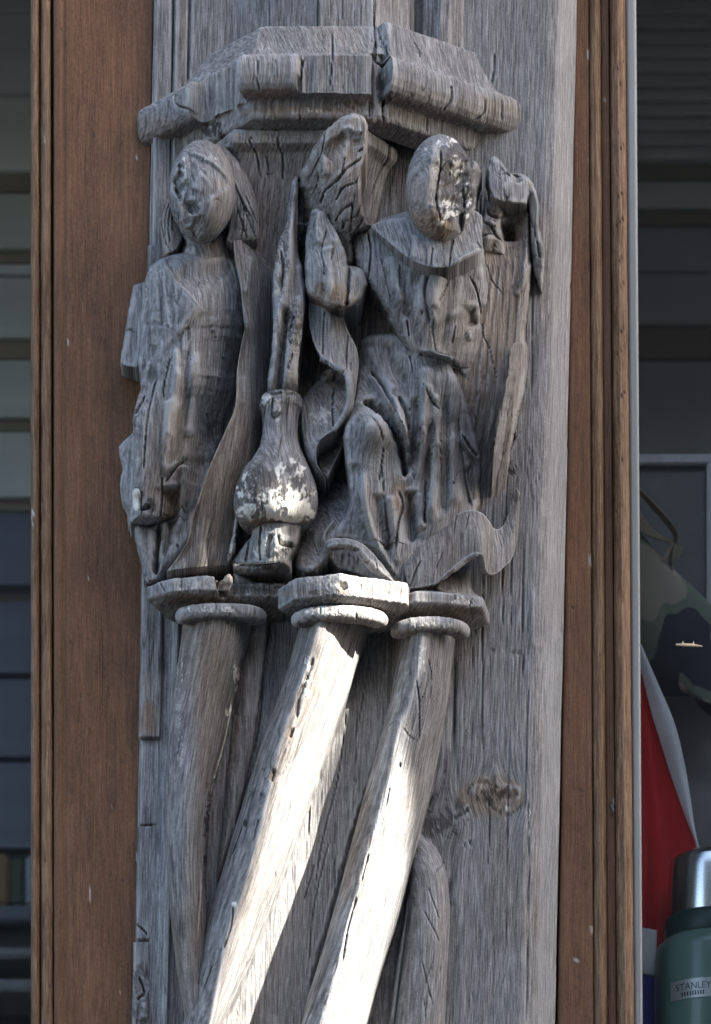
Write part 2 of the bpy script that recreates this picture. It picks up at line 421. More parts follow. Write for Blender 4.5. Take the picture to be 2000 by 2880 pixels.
def make_wood(name, dark, mid, light, brownc, rough=.86, grain_scale=1.0, bump=.7, wearc=(.46, .455, .45), wearmix=.55):
    m, nt, b, out = newmat(name)
    at = node(nt, 'ShaderNodeAttribute', attribute_name='gco').outputs['Vector']
    pa = node(nt, 'ShaderNodeAttribute', attribute_name='paint')
    sp = node(nt, 'ShaderNodeSeparateColor'); nt.links.new(pa.outputs['Color'], sp.inputs[0])
    fleck, brown, dirt_shade = sp.outputs[0], sp.outputs[1], sp.outputs[2]; wear = pa.outputs['Alpha']
    g = grain_scale
    n1 = noise_(nt, at, (520 * g, 520 * g, 20), 2, .65, .4)
    n2 = noise_(nt, at, (1000 * g, 1000 * g, 55), 1, .6, 0)
    n3 = noise_(nt, at, (34, 34, 9), 2, .6, 0)
    n4 = noise_(nt, at, (13, 13, 6), 1, .5)
    n5 = noise_(nt, at, (900, 900, 500), 0, .6)
    gr = math_(nt, 'ADD', math_(nt, 'MULTIPLY', n1, .5), math_(nt, 'MULTIPLY', n2, .5))
    c = ramp_(nt, gr, [(.36, dark), (.5, mid), (.64, light)])
    n7 = noise_(nt, at, (300, 300, 120), 2, .7)
    blot = math_(nt, 'MULTIPLY_ADD', n3, .9, .0)
    blot = math_(nt, 'MULTIPLY_ADD', n7, .6, blot)
    blot = math_(nt, 'MULTIPLY_ADD', n5, .5, blot)
    bl = node(nt, 'ShaderNodeCombineColor'); [nt.links.new(blot, bl.inputs[k]) for k in range(3)]
    c = mix_(nt, 1.0, c, bl.outputs[0], 'MULTIPLY')
    br = math_(nt, 'ADD', brown, math_(nt, 'MULTIPLY', math_(nt, 'SUBTRACT', n4, .5, clamp=False), 1.5), clamp=True)
    bc = mix_(nt, 1.0, c, brownc, 'MULTIPLY')
    c = mix_(nt, br, c, bc)
    c = mix_(nt, math_(nt, 'MULTIPLY', wear, wearmix), c, wearc)
    # drying checks that follow the grain
    n6 = noise_(nt, at, (85 * g, 85 * g, 3.2), 1, .6, .8)
    ck = math_(nt, 'SUBTRACT', 1.0, math_(nt, 'DIVIDE', math_(nt, 'ABSOLUTE', math_(nt, 'SUBTRACT', n6, .5)), .012), clamp=True)
    ckm = math_(nt, 'MULTIPLY', math_(nt, 'SUBTRACT', noise_(nt, at, (20, 20, 5), 0, .5), .52), 6, clamp=True)
    ck = math_(nt, 'MULTIPLY', ck, ckm)
    dk = math_(nt, 'MAXIMUM', dirt_shade, math_(nt, 'MULTIPLY', ck, .75))
    c = mix_(nt, dk, c, (.022, .019, .017))
    fw = mix_(nt, n5, (.62, .58, .50), (.86, .84, .79))
    c = mix_(nt, fleck, c, fw)
    nt.links.new(c, b.inputs['Base Color']); b.inputs['Roughness'].default_value = rough
    b.inputs['Specular IOR Level'].default_value = .25
    h = math_(nt, 'ADD', math_(nt, 'MULTIPLY', n1, .9), math_(nt, 'MULTIPLY', n2, .6))
    h = math_(nt, 'ADD', h, math_(nt, 'MULTIPLY', n5, .18))
    h = math_(nt, 'SUBTRACT', h, math_(nt, 'MULTIPLY', dirt_shade, 1.0))
    h = math_(nt, 'ADD', h, math_(nt, 'MULTIPLY', fleck, .5))
    bp = node(nt, 'ShaderNodeBump'); bp.inputs['Strength'].default_value = bump; bp.inputs['Distance'].default_value = .0014
    nt.links.new(h, bp.inputs['Height']); nt.links.new(bp.outputs[0], b.inputs['Normal'])
    return m
M['wood'] = make_wood('weathered_oak', (.106, .103, .102), (.205, .20, .197), (.325, .321, .317), (1.02, .80, .60), bump=.75)
M['stain'] = make_wood('brown_stained_pine', (.118, .055, .026), (.152, .074, .036), (.186, .095, .049), (.9, .95, 1.0), rough=.6, grain_scale=1.1, bump=.25, wearc=(.2, .12, .08), wearmix=.2)
M['bead'] = make_wood('worn_stained_moulding', (.075, .036, .017), (.15, .08, .04), (.27, .175, .10), (.7, .62, .55), rough=.6, bump=.6, wearc=(.3, .2, .13), wearmix=.3)

def flat_mat(name, col, rough=.6, metal=0.0, bump=None, var=.12, vscale=(40, 40, 40)):
    m, nt, b, out = newmat(name)
    tc = node(nt, 'ShaderNodeTexCoord').outputs['Object']
    n = noise_(nt, tc, vscale, 4, .6)
    c = ramp_(nt, n, [(.3, tuple(x * (1 - var) for x in col)), (.7, tuple(min(1, x * (1 + var)) for x in col))])
    nt.links.new(c, b.inputs['Base Color']); b.inputs['Roughness'].default_value = rough; b.inputs['Metallic'].default_value = metal
    if bump:
        bp = node(nt, 'ShaderNodeBump'); bp.inputs['Strength'].default_value = bump; bp.inputs['Distance'].default_value = .002
        nt.links.new(n, bp.inputs['Height']); nt.links.new(bp.outputs[0], b.inputs['Normal'])
    M[name] = m; return m

# ------------------------------------------------------------------ ground, building, added blockers that shape the light on the post
flat_mat('paving', (.075, .066, .055), .9, bump=.5, vscale=(6, 6, 6))
flat_mat('lime_render', (.13, .122, .11), .9, vscale=(3, 3, 3))
flat_mat('roof_slate', (.10, .10, .11), .8, vscale=(5, 5, 5))
flat_mat('shop_paint', (.10, .06, .045), .6, vscale=(4, 4, 20))
flat_mat('room_floor', (.16, .12, .09), .7)
g = raw_mesh('ground', [(-200, -200, 0), (200, -200, 0), (200, 200, 0), (-200, 200, 0)], [(0, 1, 2, 3)], False)
tag(link('ground', g, None, M['paving']), kind='structure')

YO = 1.3
def prism(name, pts, y0, y1, parent, mat):
    n = len(pts); V = [(p[0], y0, p[1]) for p in pts] + [(p[0], y1, p[1]) for p in pts]
    F = [tuple(range(n)), tuple(range(2 * n - 1, n - 1, -1))] + [(i, i + n, (i + 1) % n + n, (i + 1) % n) for i in range(n)]
    import bmesh
    me = raw_mesh(name, V, F, False); bm = bmesh.new(); bm.from_mesh(me); bmesh.ops.recalc_face_normals(bm, faces=bm.faces); bm.to_mesh(me); bm.free()
    return link(name, me, parent, mat)
# outline of the opening between two added slabs, cut to shape the sun patch
lit_left = [(1.486, 4.645), (1.500, 4.616), (1.530, 4.602), (1.554, 4.588), (1.558, 4.56), (1.558, 4.535), (1.550, 4.50), (1.536, 4.45), (1.519, 4.39), (1.502, 4.32), (1.466, 4.216), (1.458, 4.149)]
lit_right = [(1.520, 4.674), (1.552, 4.658), (1.568, 4.634), (1.582, 4.618), (1.605, 4.612), (1.640, 4.616), (1.680, 4.616), (1.694, 4.589), (1.694, 4.56), (1.682, 4.542), (1.678, 4.515), (1.684, 4.485), (1.700, 4.455), (1.706, 4.40), (1.694, 4.36), (1.682, 4.25), (1.682, 4.149)]
sun_block = bpy.data.objects.new('neighbour_house', None); COL.objects.link(sun_block); tag(sun_block, kind='structure')  # unseen slabs added to block the sun around the lit shafts
lx = min(p[0] for p in lit_left); zlo = min(p[1] for p in lit_left + lit_right)
zhi = lit_left[0][1] + .75
prism('chimney', [(lit_left[0][0] - .45, zhi), (lit_left[0][0], zhi)] + lit_left + [(lit_left[-1][0], zlo - .15), (lit_left[-1][0] - .45, zlo - .15)], -YO, -YO - .03, sun_block, M['lime_render'])
prism('roof', [(lit_left[0][0] + .001, zhi), (lit_left[0][0] + .001, lit_right[0][1] + .02)] + lit_right + [(lit_right[-1][0], zlo - .15), (lit_right[-1][0] + .95, zlo - .15), (lit_right[-1][0] + .95, zhi)], -YO, -YO - .03, sun_block, M['roof_slate'])
link('wall', box_mesh('wall', lit_right[-1][0] + .45, lit_right[-1][0] + 2.4, -YO - 4, -YO, 0, zlo - .15), sun_block, M['lime_render'])  # unseen block added under the sun-blocking slabs
sky_block = bpy.data.objects.new('lane_facade', None); COL.objects.link(sky_block); tag(sky_block, kind='structure')  # unseen facade added to cut low frontal sky light and pane reflections
link('wall', box_mesh('wall', -3.2, 9.0, -10.2, -7.2, 0, 7.6), sky_block, M['lime_render'])

# shop wall round the two windows
shop = bpy.data.objects.new('shop_wall', None); COL.objects.link(shop); tag(shop, kind='structure')
ztop = P(0, -700, -130)[2]; zbot = P(0, 3700, -130)[2]
link('upper_wall', box_mesh('upper_wall', -3.5, 3.5, .04, .30, ztop, 6.0), shop, M['shop_paint'])
link('lower_wall', box_mesh('lower_wall', -3.5, 3.5, .04, .30, 0, zbot), shop, M['shop_paint'])
for sx in (-1, 1):
    a, b = sorted((sx * .95, sx * 3.5)); link('side_wall', box_mesh('side_wall', a, b, .04, .30, zbot, ztop), shop, M['shop_paint'])
link('pier', box_mesh('pier', -.262, .226, .055, .30, zbot, ztop), shop, M['shop_paint'])
room = bpy.data.objects.new('shop_room', None); COL.objects.link(room); tag(room, kind='structure')
link('floor', box_mesh('floor', -1.2, 1.2, .30, 1.4, zbot - .05, zbot), room, M['room_floor'])
link('ceiling', box_mesh('ceiling', -1.2, 1.2, .30, 1.4, ztop + .35, ztop + .40), room, M['lime_render'])
link('back_wall', box_mesh('back_wall', -1.2, 1.2, 1.35, 1.4, zbot, ztop + .35), room, M['lime_render'])

# ------------------------------------------------------------------ the carved post
post = empty('carved_post', 'weathered grey timber post carved with two worn figures, a moulded capital and twisted shafts', 'carved post')

vboard('backing_timber', [(432, -110), (434, -62), (489, -58), (492, -40), (535, -38), (540, -20), (680, -14), (1170, -14), (1300, -2), (1310, 0), (1545, 0), (1570, -8), (1622, -70), (1624, -120)],
       [(375, -110), (377, -66), (412, -62), (415, -45), (436, -40), (470, -22), (640, -16), (1000, -14), (1270, -4), (1288, 0), (1462, 0), (1482, -8), (1560, -74), (1562, -120)],
       post, spx=4.0, spy=7, amp=1.6, knots=[(1395, 2240, 60, 46), (1250, 2300, 50, 60)],
       strokes=[('cut', [(x, y), (x + random.uniform(-5, 3), y + l * .4), (x - .012 * l + random.uniform(-4, 4), y + l)], random.uniform(1.8, 3.2), random.uniform(4, 8)) for x, y, l in
                [(random.uniform(1320, 1500), random.uniform(300, 2700), random.uniform(160, 700)) for _ in range(20)] + [(random.uniform(860, 1100), random.uniform(1780, 2500), random.uniform(150, 500)) for _ in range(6)]] + [('cut', Q(8, [(812, 300), (806, 500), (800, 760), (792, 1000), (786, 1200)]), 4, 14), ('cut', Q(8, [(786, 1220), (784, 1500), (768, 1800), (760, 2298)]), 3.5, 10),
                ('cut', Q(8, [(970, 332), (1100, 348), (1190, 345)]), 2.2, 4), ('fold', Q(8, [(1215, 0), (1212, 330)]), 6, 4),
                ('fold', Q(8, [(1000, 920), (1040, 1040), (1130, 1060), (1160, 1100)]), 8, 3), ('cut', Q(8, [(860, 1100), (900, 1040), (990, 1030)]), 5, 4),
                ('cut', Q(8, [(960, 1100), (1010, 1170), (1090, 1200), (1160, 1150)]), 5, 4), ('cut', Q(8, [(800, 1220), (850, 1190), (880, 1165)]), 6, 8),
                ('cut', Q(8, [(850, 1360), (910, 1335)]), 5, 8), ('fold', Q(8, [(870, 1080), (950, 1060), (1060, 1090), (1130, 1150)]), 26, 3),
                ('fold', Q(8, [(1000, 1110), (1060, 1100), (1130, 1120)]), 12, -4), ('cut', Q(1, [(1385, 200), (1380, 280), (1360, 345)]), 5, 7),
                ('cut', Q(7, [(725, 170), (725, 330), (695, 500), (690, 700), (650, 950)]), 5, 16), ('cut', Q(7, [(640, 1020), (600, 1180), (560, 1290)]), 4, 10),
                ('cut', Q(8, [(500, 600), (430, 830), (310, 1190), (240, 1420), (110, 1900), (30, 2180)]), 13, 14),
                ('cut', Q(8, [(360, 320), (330, 520), (290, 760)]), 3, 8), ('cut', Q(8, [(240, 600), (190, 1000), (110, 1320), (60, 1640)]), 3, 8),
                ('cut', Q(8, [(150, 1300), (60, 1700), (40, 2000)]), 3, 7), ('cut', Q(8, [(70, 1450), (10, 1650)]), 3, 7),
                ('cut', Q(10, [(440, 1880), (425, 1930), (400, 1990)]), 14, 22), ('cut', Q(10, [(375, 1960), (395, 2010), (400, 2060)]), 9, 16)],
       paint=[('dark', 1395, 2240, 80, 40, .75, .52, 16), ('brown', 1380, 2240, 120, 70, .8, None, 1), ('dark', 1240, 2300, 90, 90, .6, .5, 30), ('fleck', 1487, 2290, 7, 22, .7, .45, 8),
              ('dark', 1430, 1315, 30, 30, .8, .45, 14), ('brown', 1300, 1100, 140, 420, .45, None, 1), ('fleck', 1427, 2275, 8, 6, .9, None, 1)] + [('bleach', 1598 - 62 * y / 2880, y, 36, 120, .55, None, 1) for y in range(0, 2950, 60)])  # paler strip down the right chamfer

# upper shaft above the capital
shaft_paint = [('fleck', 1052, 12, 6, 40, .8, .5, 8)]
vboard('upper_shaft', [(672, -40), (680, -6), (756, 36), (760, 46), (895, 92), (900, 100), (1048, 100), (1060, 92), (1165, 10), (1176, -30), (1190, 14), (1240, 34), (1262, 30), (1316, -6), (1318, -30)],
       [(600, -40), (608, -6), (700, 36), (704, 46), (845, 92), (850, 100), (990, 100), (1002, 92), (1110, 10), (1124, -30), (1138, 14), (1190, 34), (1212, 30), (1266, -6), (1268, -30)],
       post, y0=-640, y1=260, spx=3.4, spy=4, amp=2.4, strokes=[('cut', [(1053, -140), (1052, 60), (1056, 180)], 6, 16), ('cut', [(966, -140), (964, 30), (962, 60)], 4, 8), ('cut', [(760, -140), (757, 100)], 3, 6), ('cut', [(896, -140), (894, 90)], 3, 6)], paint=shaft_paint)
# side boards on the left flank
for (n, xt, xb, ya, yb, da, db, br) in ((0, (434, 487), (399, 455), -640, 712, -34, -34, .1), (1, (492, 533), (440, 480), -640, 690, -24, -24, .25), (2, (430, 482), (374, 441), 690, 2072, -30, -22, .1), (3, (434, 486), (378, 440), 2082, 2318, -44, -40, .0), (4, (432, 480), (376, 424), 2324, 2640, -48, -42, .05), (5, (428, 480), (370, 420), 2650, 3640, -44, -38, .0), (6, (530, 560), (452, 474), 1690, 3640, -10, -10, .05)):
    vboard('side_board', [(xt[0], da - 30), (xt[0] + 3, da - 3), (xt[0] + 7, da), (xt[1] - 7, da + 1), (xt[1] - 3, da - 3), (xt[1], da - 30)],
           [(xb[0], db - 30), (xb[0] + 3, db - 3), (xb[0] + 7, db), (xb[1] - 7, db + 1), (xb[1] - 3, db - 3), (xb[1], db - 30)], post, y0=ya, y1=yb, spx=3.4, spy=5, amp=2.2, brown=br, back=-80,
           strokes=[('cut', Q(7, [(75, 2060), (100, 2140), (60, 2180)]), 6, 14), ('cut', Q(7, [(60, 1790), (105, 1830), (115, 1850)]), 5, 10), ('fold', Q(7, [(60, 2150), (100, 2200), (90, 2290)]), 14, 8)],
           paint=[('dark', 400, 2800, 40, 120, .5, .5, 20), ('brown', 420, 2020, 40, 60, .8, None, 1)])

# ---- capital
def cap_limit(o, rows, bx, bd):
    o = np.where((bx > 1090) & (o < 0) & (rows < 272), o * (1 - .42 * sstep(1090, 1110, bx)), o)
    lim = np.full(o.shape, 99.0)
    n = vnoise(bx / 16 + 0 * rows, rows / 300, seed=3)
    lim = np.where((bx > 842) & (bx < 1068) & (rows > 225), -14 - 8 * n + 0 * o, lim)            # roll split away
    lim = np.where((bx > 1052) & (bx < 1094) & (rows > 250), -46 - 26 * n + 0 * o, lim)
    lim = np.where((bx < 676) & (bx > 545) & (rows > 215), -26 - 20 * n - 0.10 * (bx - 545) + 0 * o, lim)
    return np.minimum(o, lim)
cap_prof = [(o, r + 10) for o, r in [(-175, 128), (-112, 134), (-104, 137), (-96, 148), (-80, 178), (-62, 214), (-46, 240), (-28, 255), (-14, 260), (2, 264), (12, 275), (18, 296), (18, 326), (11, 348), (0, 360), (-14, 364), (-50, 365), (-53, 372), (-57, 404), (-64, 412), (-100, 418), (-135, 422)]]
cap = sweep('capital', [(398, -70), (690, 250), (930, 256), (1085, 250), (1548, -80)], cap_prof, post, sp=3.6, limit=cap_limit, amp=2.2,
      strokes=[('cut', Q(1, [(935, 90), (940, 160), (938, 225), (975, 260), (978, 330), (968, 400), (970, 470)]), 7, 34), ('cut', Q(1, [(948, 130), (975, 180), (985, 230)]), 4, 10),
               ('cut', Q(1, [(668, 222), (660, 290), (658, 352)]), 6, 22), ('cut', Q(1, [(500, 222), (498, 300), (505, 345)]), 3.4, 9), ('cut', Q(1, [(565, 222), (570, 300)]), 3, 7), ('cut', Q(1, [(775, 100), (778, 210), (768, 330)]), 3.5, 10),
               ('cut', Q(1, [(1222, 318), (1225, 370), (1190, 415)]), 5, 14), ('cut', Q(1, [(1352, 360), (1345, 420), (1310, 450)]), 4, 10), ('cut', Q(1, [(1085, 155), (1105, 195), (1102, 215)]), 3.5, 8), ('cut', Q(1, [(1410, 370), (1412, 450)]), 3, 7),
               ('cut', Q(1, [(188, 350), (195, 390), (250, 412)]), 5, 10), ('cut', Q(1, [(655, 380), (655, 470)]), 3, 8), ('cut', Q(1, [(1133, 430), (1132, 500)]), 3, 8),
                ('cut', Q(1, [(530, 130), (520, 190)]), 2.5, 4), ('cut', Q(1, [(350, 190), (335, 215)]), 3, 5)],
      paint=[('brown', 1180, 305, 320, 60, .45, None, 1), ('brown', 760, 262, 110, 22, .6, None, 1), ('brown', 850, 318, 200, 26, .75, None, 1), ('brown', 430, 370, 90, 60, .5, None, 1), ('dark', 605, 368, 45, 30, .8, .42, 20), ('fleck', 1054, 338, 7, 9, 1, None, 1),
             ('fleck', 880, 310, 40, 12, .7, .55, 9), ('dark', 985, 300, 90, 24, .5, .45, 16), ('dark', 1080, 250, 26, 60, .75, .4, 20)])
# end blocks of the mouldings against the post
relief('capital_end', Q(1, [(1330, 330), (1400, 352), (1470, 385), (1490, 430), (1492, 510), (1470, 550), (1380, 565), (1375, 480), (1290, 440)]), [(1340, 300, -2), (1460, 330, -6), (1440, 400, -20), (1380, 370, 0)], post, edge=(20, 26), back=-70, amp=2.4, brown=.25,
       paint=[('dark', 1430, 400, 60, 40, .7, .45, 22)])
# necking and bell under the capital
neck_pl = [true_xy(x, 400, d)[0] for x, d in ((596, 20), (660, 132), (1030, 132), (1108, 20))]
sweep('necking', list(zip(neck_pl, (20, 132, 132, 20))), [(-20, 418), (-14, 424), (2, 427), (10, 436), (12, 450), (8, 466), (-4, 474), (-16, 482), (-30, 510), (-46, 560), (-66, 630), (-84, 720), (-96, 860), (-100, 960)], post, sp=3.6, amp=2.0, brown=.35,
      strokes=[('cut', Q(2, [(1240, 60), (1225, 130), (1280, 230), (1300, 330), (1325, 470)]), 3.5, 9), ('cut', Q(2, [(1470, 70), (1475, 150), (1515, 260), (1515, 480)]), 4.5, 11), ('cut', Q(2, [(1360, 230), (1385, 330), (1380, 460)]), 3.5, 8), ('cut', Q(2, [(1050, 60), (1055, 160)]), 3, 7),
               ('cut', Q(4, [(320, 130), (310, 250), (230, 400), (175, 560)]), 5, 12)])

# ---- columns, rings and ledges
def column(name, left, right, ridge, dc, rad, back=-40, ridge_k=.5, sp=3.2, **kw):
    L = np.asarray(left, float); R_ = np.asarray(right, float)
    y0, y1 = max(L[0, 1], R_[0, 1]) * 0 + min(L[0, 1], R_[0, 1]), 3200
    ys = np.linspace(y0, y1, int((y1 - y0) / 4.5))
    def ext(c):
        c = np.asarray(c, float); c = cr(c, len(c) * 10); s = (c[-1, 0] - c[-8, 0]) / (c[-1, 1] - c[-8, 1])
        x = np.interp(ys, c[:, 1], c[:, 0]); m = ys > c[-1, 1]; x[m] = c[-1, 0] + s * (ys[m] - c[-1, 1])
        m = ys < c[0, 1]; s0 = (c[8, 0] - c[0, 0]) / (c[8, 1] - c[0, 1]); x[m] = c[0, 0] + s0 * (ys[m] - c[0, 1]); return x
    xl, xr = ext(left), ext(right); xm = (xl + xr) / 2; hw = (xr - xl) / 2
    nu = int(hw.max() * 3.2 / sp); ph = np.linspace(0, np.pi, nu); t = -np.cos(ph)[None, :]
    prof = np.sin(ph)[None, :] * np.ones((len(ys), 1))
    if ridge is not None:
        tr = np.clip((ext(ridge) - xm) / hw, -.7, .7)[:, None]
        tent = np.where(t < tr, (t + 1) / (tr + 1), (1 - t) / (1 - tr)); tent = np.clip(tent, 0, 1)
        tent = 1 - (1 - tent) ** 1.5
        prof = (1 - ridge_k) * prof + ridge_k * tent
    depth = (dc if np.isscalar(dc) else np.interp(ys, [p[0] for p in dc], [p[1] for p in dc])[:, None])
    X = xm[:, None] + hw[:, None] * t; Z = depth + rad * prof
    return wood(name, world_of(np.stack([X, np.repeat(ys[:, None], nu, 1), Z], -1)), post, back=back, along=xm, **kw)

column('twisted_shaft', Q(7, [(295, 225), (290, 330), (268, 480), (240, 680), (220, 900), (208, 1150), (210, 1400), (235, 1750), (270, 2050), (305, 2260)]),
       Q(7, [(660, 225), (640, 330), (600, 480), (545, 700), (500, 900), (450, 1100), (415, 1400), (415, 1700), (420, 2050), (430, 2260)]), None, -6, 92, amp=2.4, brown=.12,
       strokes=[('cut', Q(7, [(600, 440), (570, 560), (545, 650), (510, 750)]), 9, 14), ('cut', Q(7, [(510, 860), (470, 1080), (430, 1300), (415, 1500), (420, 1700)]), 16, 22), ('cut', Q(7, [(523, 240), (524, 300)]), 3, 6)],
       paint=[('fleck', 666, 1890, 14, 70, .9, .5, 14), ('fleck', 604, 2270, 22, 110, .9, .56, 9), ('fleck', 590, 2450, 16, 90, .8, .57, 9), ('dark', 596, 2380, 30, 220, .85, .45, 18), ('fleck', 637, 2000, 5, 12, 1, None, 1), ('fleck', 620, 2150, 9, 60, .9, .6, 7), ('brown', 590, 2000, 60, 300, .5, None, 1),
              ('fleck', 505, 2000, 16, 260, .5, .6, 8)],
       label='leftmost twisted shaft, rounded and tapering, flecked with old paint')
relief('core_strip', Q(7, [(560, 300), (720, 230), (715, 420), (690, 600), (650, 900), (560, 1300), (480, 1560), (470, 1500), (500, 1250), (520, 1000), (545, 800), (560, 600)]), [(700, 1800, 6), (680, 2000, 10), (650, 2200, 12), (620, 2400, 10)], post, edge=(40, 24), amp=1.8, brown=.35)
column('twisted_shaft', Q(7, [(900, 215), (890, 270), (810, 550), (690, 880), (590, 1200), (500, 1500), (430, 1750), (370, 1980), (300, 2298)]),
       [(1052, 1730), (1037, 1768), (996, 1896), (951, 2034), (885, 2213), (818, 2408), (762, 2558), (695, 2731), (625, 2876)],
       Q(7, [(990, 225), (980, 290), (900, 560), (800, 830), (720, 1150), (680, 1330), (600, 1620), (520, 1850), (440, 2270)]), 30, 112, ridge_k=.8, amp=2.0,
       strokes=[('cut', Q(7, [(830, 540), (780, 740), (700, 900), (640, 1120)]), 3, 7), ('cut', Q(7, [(600, 1290), (545, 1440)]), 5, 12), ('cut', Q(7, [(955, 440), (930, 520), (880, 650), (870, 760)]), 8, 10), ('cut', Q(7, [(760, 1010), (740, 1070)]), 10, 12),
                ('cut', Q(7, [(850, 800), (835, 850)]), 9, 12), ('cut', Q(7, [(700, 1130), (690, 1190)]), 8, 9), ('cut', Q(7, [(680, 1260), (650, 1380)]), 6, 7), ('cut', Q(7, [(550, 1690), (540, 1800), (500, 1920)]), 6, 9), ('cut', Q(7, [(450, 1990), (400, 2130)]), 5, 8), ('cut', Q(7, [(762, 1515), (762, 1555)]), 3, 8)],
       paint=[('brown', 816, 2060, 12, 26, 1, .35, 14), ('brown', 771, 2180, 10, 26, 1, .35, 14), ('dark', 690, 2316, 8, 14, .9, None, 1), ('fleck', 658, 2543, 9, 9, 1, None, 1), ('fleck', 866, 1900, 20, 80, .7, .56, 8)],
       label='middle twisted shaft in full sun, running diagonally in front of the others')
column('twisted_shaft', Q(8, [(520, 215), (510, 260), (480, 480), (450, 650), (380, 900), (290, 1230), (200, 1580), (110, 1900), (20, 2200)]),
       Q(8, [(812, 215), (800, 280), (770, 560), (720, 850), (670, 1100), (580, 1450), (500, 1750), (420, 2000), (330, 2298)]),
       Q(8, [(640, 215), (620, 400), (560, 620), (500, 780), (440, 1100), (350, 1400), (240, 1800), (130, 2200)]), [(1760, 10), (2150, 18), (2450, 42), (2990, 70)], 92, ridge_k=.68, amp=2.0,
       strokes=[('cut', Q(8, [(600, 480), (615, 620), (615, 800)]), 3.5, 8), ('cut', Q(8, [(660, 370), (680, 480), (670, 600)]), 2.5, 5), ('cut', Q(8, [(630, 500), (610, 560), (640, 640)]), 2.2, 4), ('cut', Q(8, [(530, 740), (570, 790), (610, 810)]), 3, 7), ('cut', Q(8, [(690, 420), (640, 560), (600, 640)]), 2, 4), ('cut', Q(8, [(512, 925), (518, 945)]), 6, 9),
                ('cut', Q(8, [(460, 1050), (440, 1160)]), 5, 7), ('cut', Q(8, [(350, 1400), (310, 1560)]), 5, 6), ('cut', Q(8, [(290, 1620), (240, 1800), (210, 1980)]), 6, 8)],
       paint=[('brown', 1000, 2350, 60, 300, .35, None, 1), ('fleck', 1185, 1850, 20, 60, .5, .58, 8)],
       label='right-hand twisted shaft below a ring, its lower half in sun')
column('twisted_shaft', Q(8, [(540, 1290), (540, 1450), (545, 1600), (540, 1750), (515, 2000), (478, 2298)]), Q(8, [(650, 1290), (716, 1365), (752, 1470), (771, 1600), (776, 1750), (764, 2000), (750, 2298)]), None, [(2340, -76), (2380, -50), (2440, -24), (2560, -14)], 74, amp=2.0,
       strokes=[('cut', Q(8, [(660, 1570), (700, 1690), (720, 1750)]), 3, 6), ('cut', Q(8, [(640, 1700), (690, 1800), (720, 1870)]), 3, 6), ('cut', Q(8, [(630, 1960), (660, 2100), (690, 2200)]), 3, 6), ('cut', Q(8, [(700, 1340), (740, 1440), (700, 1500)]), 4, 6), ('cut', Q(8, [(640, 2160), (650, 2280)]), 2.5, 5), ('cut', Q(8, [(690, 1950), (640, 2100)]), 2, 4)],
       label='short twisted shaft emerging behind the right-hand one near the bottom')
column('shaft_fillet', Q(8, [(560, 1580), (530, 1750), (490, 2000), (455, 2298)]), Q(8, [(575, 1580), (560, 1750), (530, 2000), (490, 2298)]), None, -10, 30, amp=1.5)

def ring(name, x0, x1, y, d0, b, tube, tilt=0, paint=(), st=()):
    a = (x1 - x0) / 2; xc = (x0 + x1) / 2; ph = np.linspace(np.pi * .97, .03 * np.pi, 24)
    xt, yt = true_xy(xc, y, d0 + b)
    plan = [(xt + a * math.cos(q), d0 + b * math.sin(q)) for q in ph]
    pr = [(-30, yt - tube)] + [(tube * .75 * math.sin(q), yt - tube * math.cos(q)) for q in np.linspace(0, math.pi, 12)] + [(-30, yt + tube)]
    return sweep(name, plan, pr, post, sp=3.2, amp=1.8, caps=True, paint=paint, strokes=st)
ring('shaft_ring', 505, 735, 1716, 82, 56, 20, paint=[('fleck', 600, 1715, 110, 12, .8, .52, 12)], st=[('cut', Q(5, [(690, 1895), (692, 1960)]), 3, 9), ('cut', Q(5, [(790, 1900), (792, 1960)]), 3, 9), ('cut', Q(5, [(560, 1890), (562, 1960)]), 3, 7)])
ring('shaft_ring', 832, 1078, 1722, 146, 66, 19, paint=[('fleck', 940, 1720, 120, 14, .85, .5, 12)], st=[('cut', Q(6, [(430, 1690), (428, 1740)]), 3.5, 9), ('cut', Q(6, [(190, 1660), (188, 1710)]), 3, 8)])
ring('shaft_ring', 1112, 1310, 1752, 86, 72, 18, paint=[('fleck', 1230, 1760, 70, 12, .7, .5, 10)])

def ledge(name, plan, rows, parent, **kw):
    """plan [(x, depth)], rows = (top, face top, face bottom, underside) drawn at the front-most point"""
    i = max(range(len(plan)), key=lambda k: plan[k][1]); xf, df = plan[i]
    pl = [(true_xy(x, rows[1], d)[0], d) for x, d in plan]
    z = [true_xy(xf, r, df)[1] for r in rows]
    o3 = -60
    return sweep(name, pl, [(-95, z[0] - 14), (-50, z[0]), (-6, z[1] - 2), (0, z[1] + 3), (0, z[2] - 3), (-5, z[2] + 1), (-24, z[2] + 8), (-62, z[3]), (-100, z[3] + 10), (-200, z[3] + 12)], parent, sp=3.4, **kw)
ledge('ledge', [(412, 96), (486, 150), (560, 162), (624, 158), (648, 112), (700, 118), (800, 112)], (1600, 1622, 1660, 1672), post, amp=2.6,
      strokes=[('cut', Q(5, [(850, 1610), (820, 1690), (835, 1800), (870, 1880)]), 15, 34), ('cut', Q(5, [(526, 1690), (524, 1800)]), 3, 7), ('cut', Q(5, [(355, 1750), (400, 1830)]), 3, 7), ('fold', Q(5, [(870, 1690), (860, 1840)]), 6, 16)],
      paint=[('fleck', 545, 1650, 90, 26, .4, .55, 12), ('brown', 560, 1685, 150, 20, .8, None, 1), ('brown', 632, 1650, 18, 50, 1, None, 1), ('dark', 720, 1650, 90, 40, .6, .45, 14)], label='chipped left ledge under the robed figure')
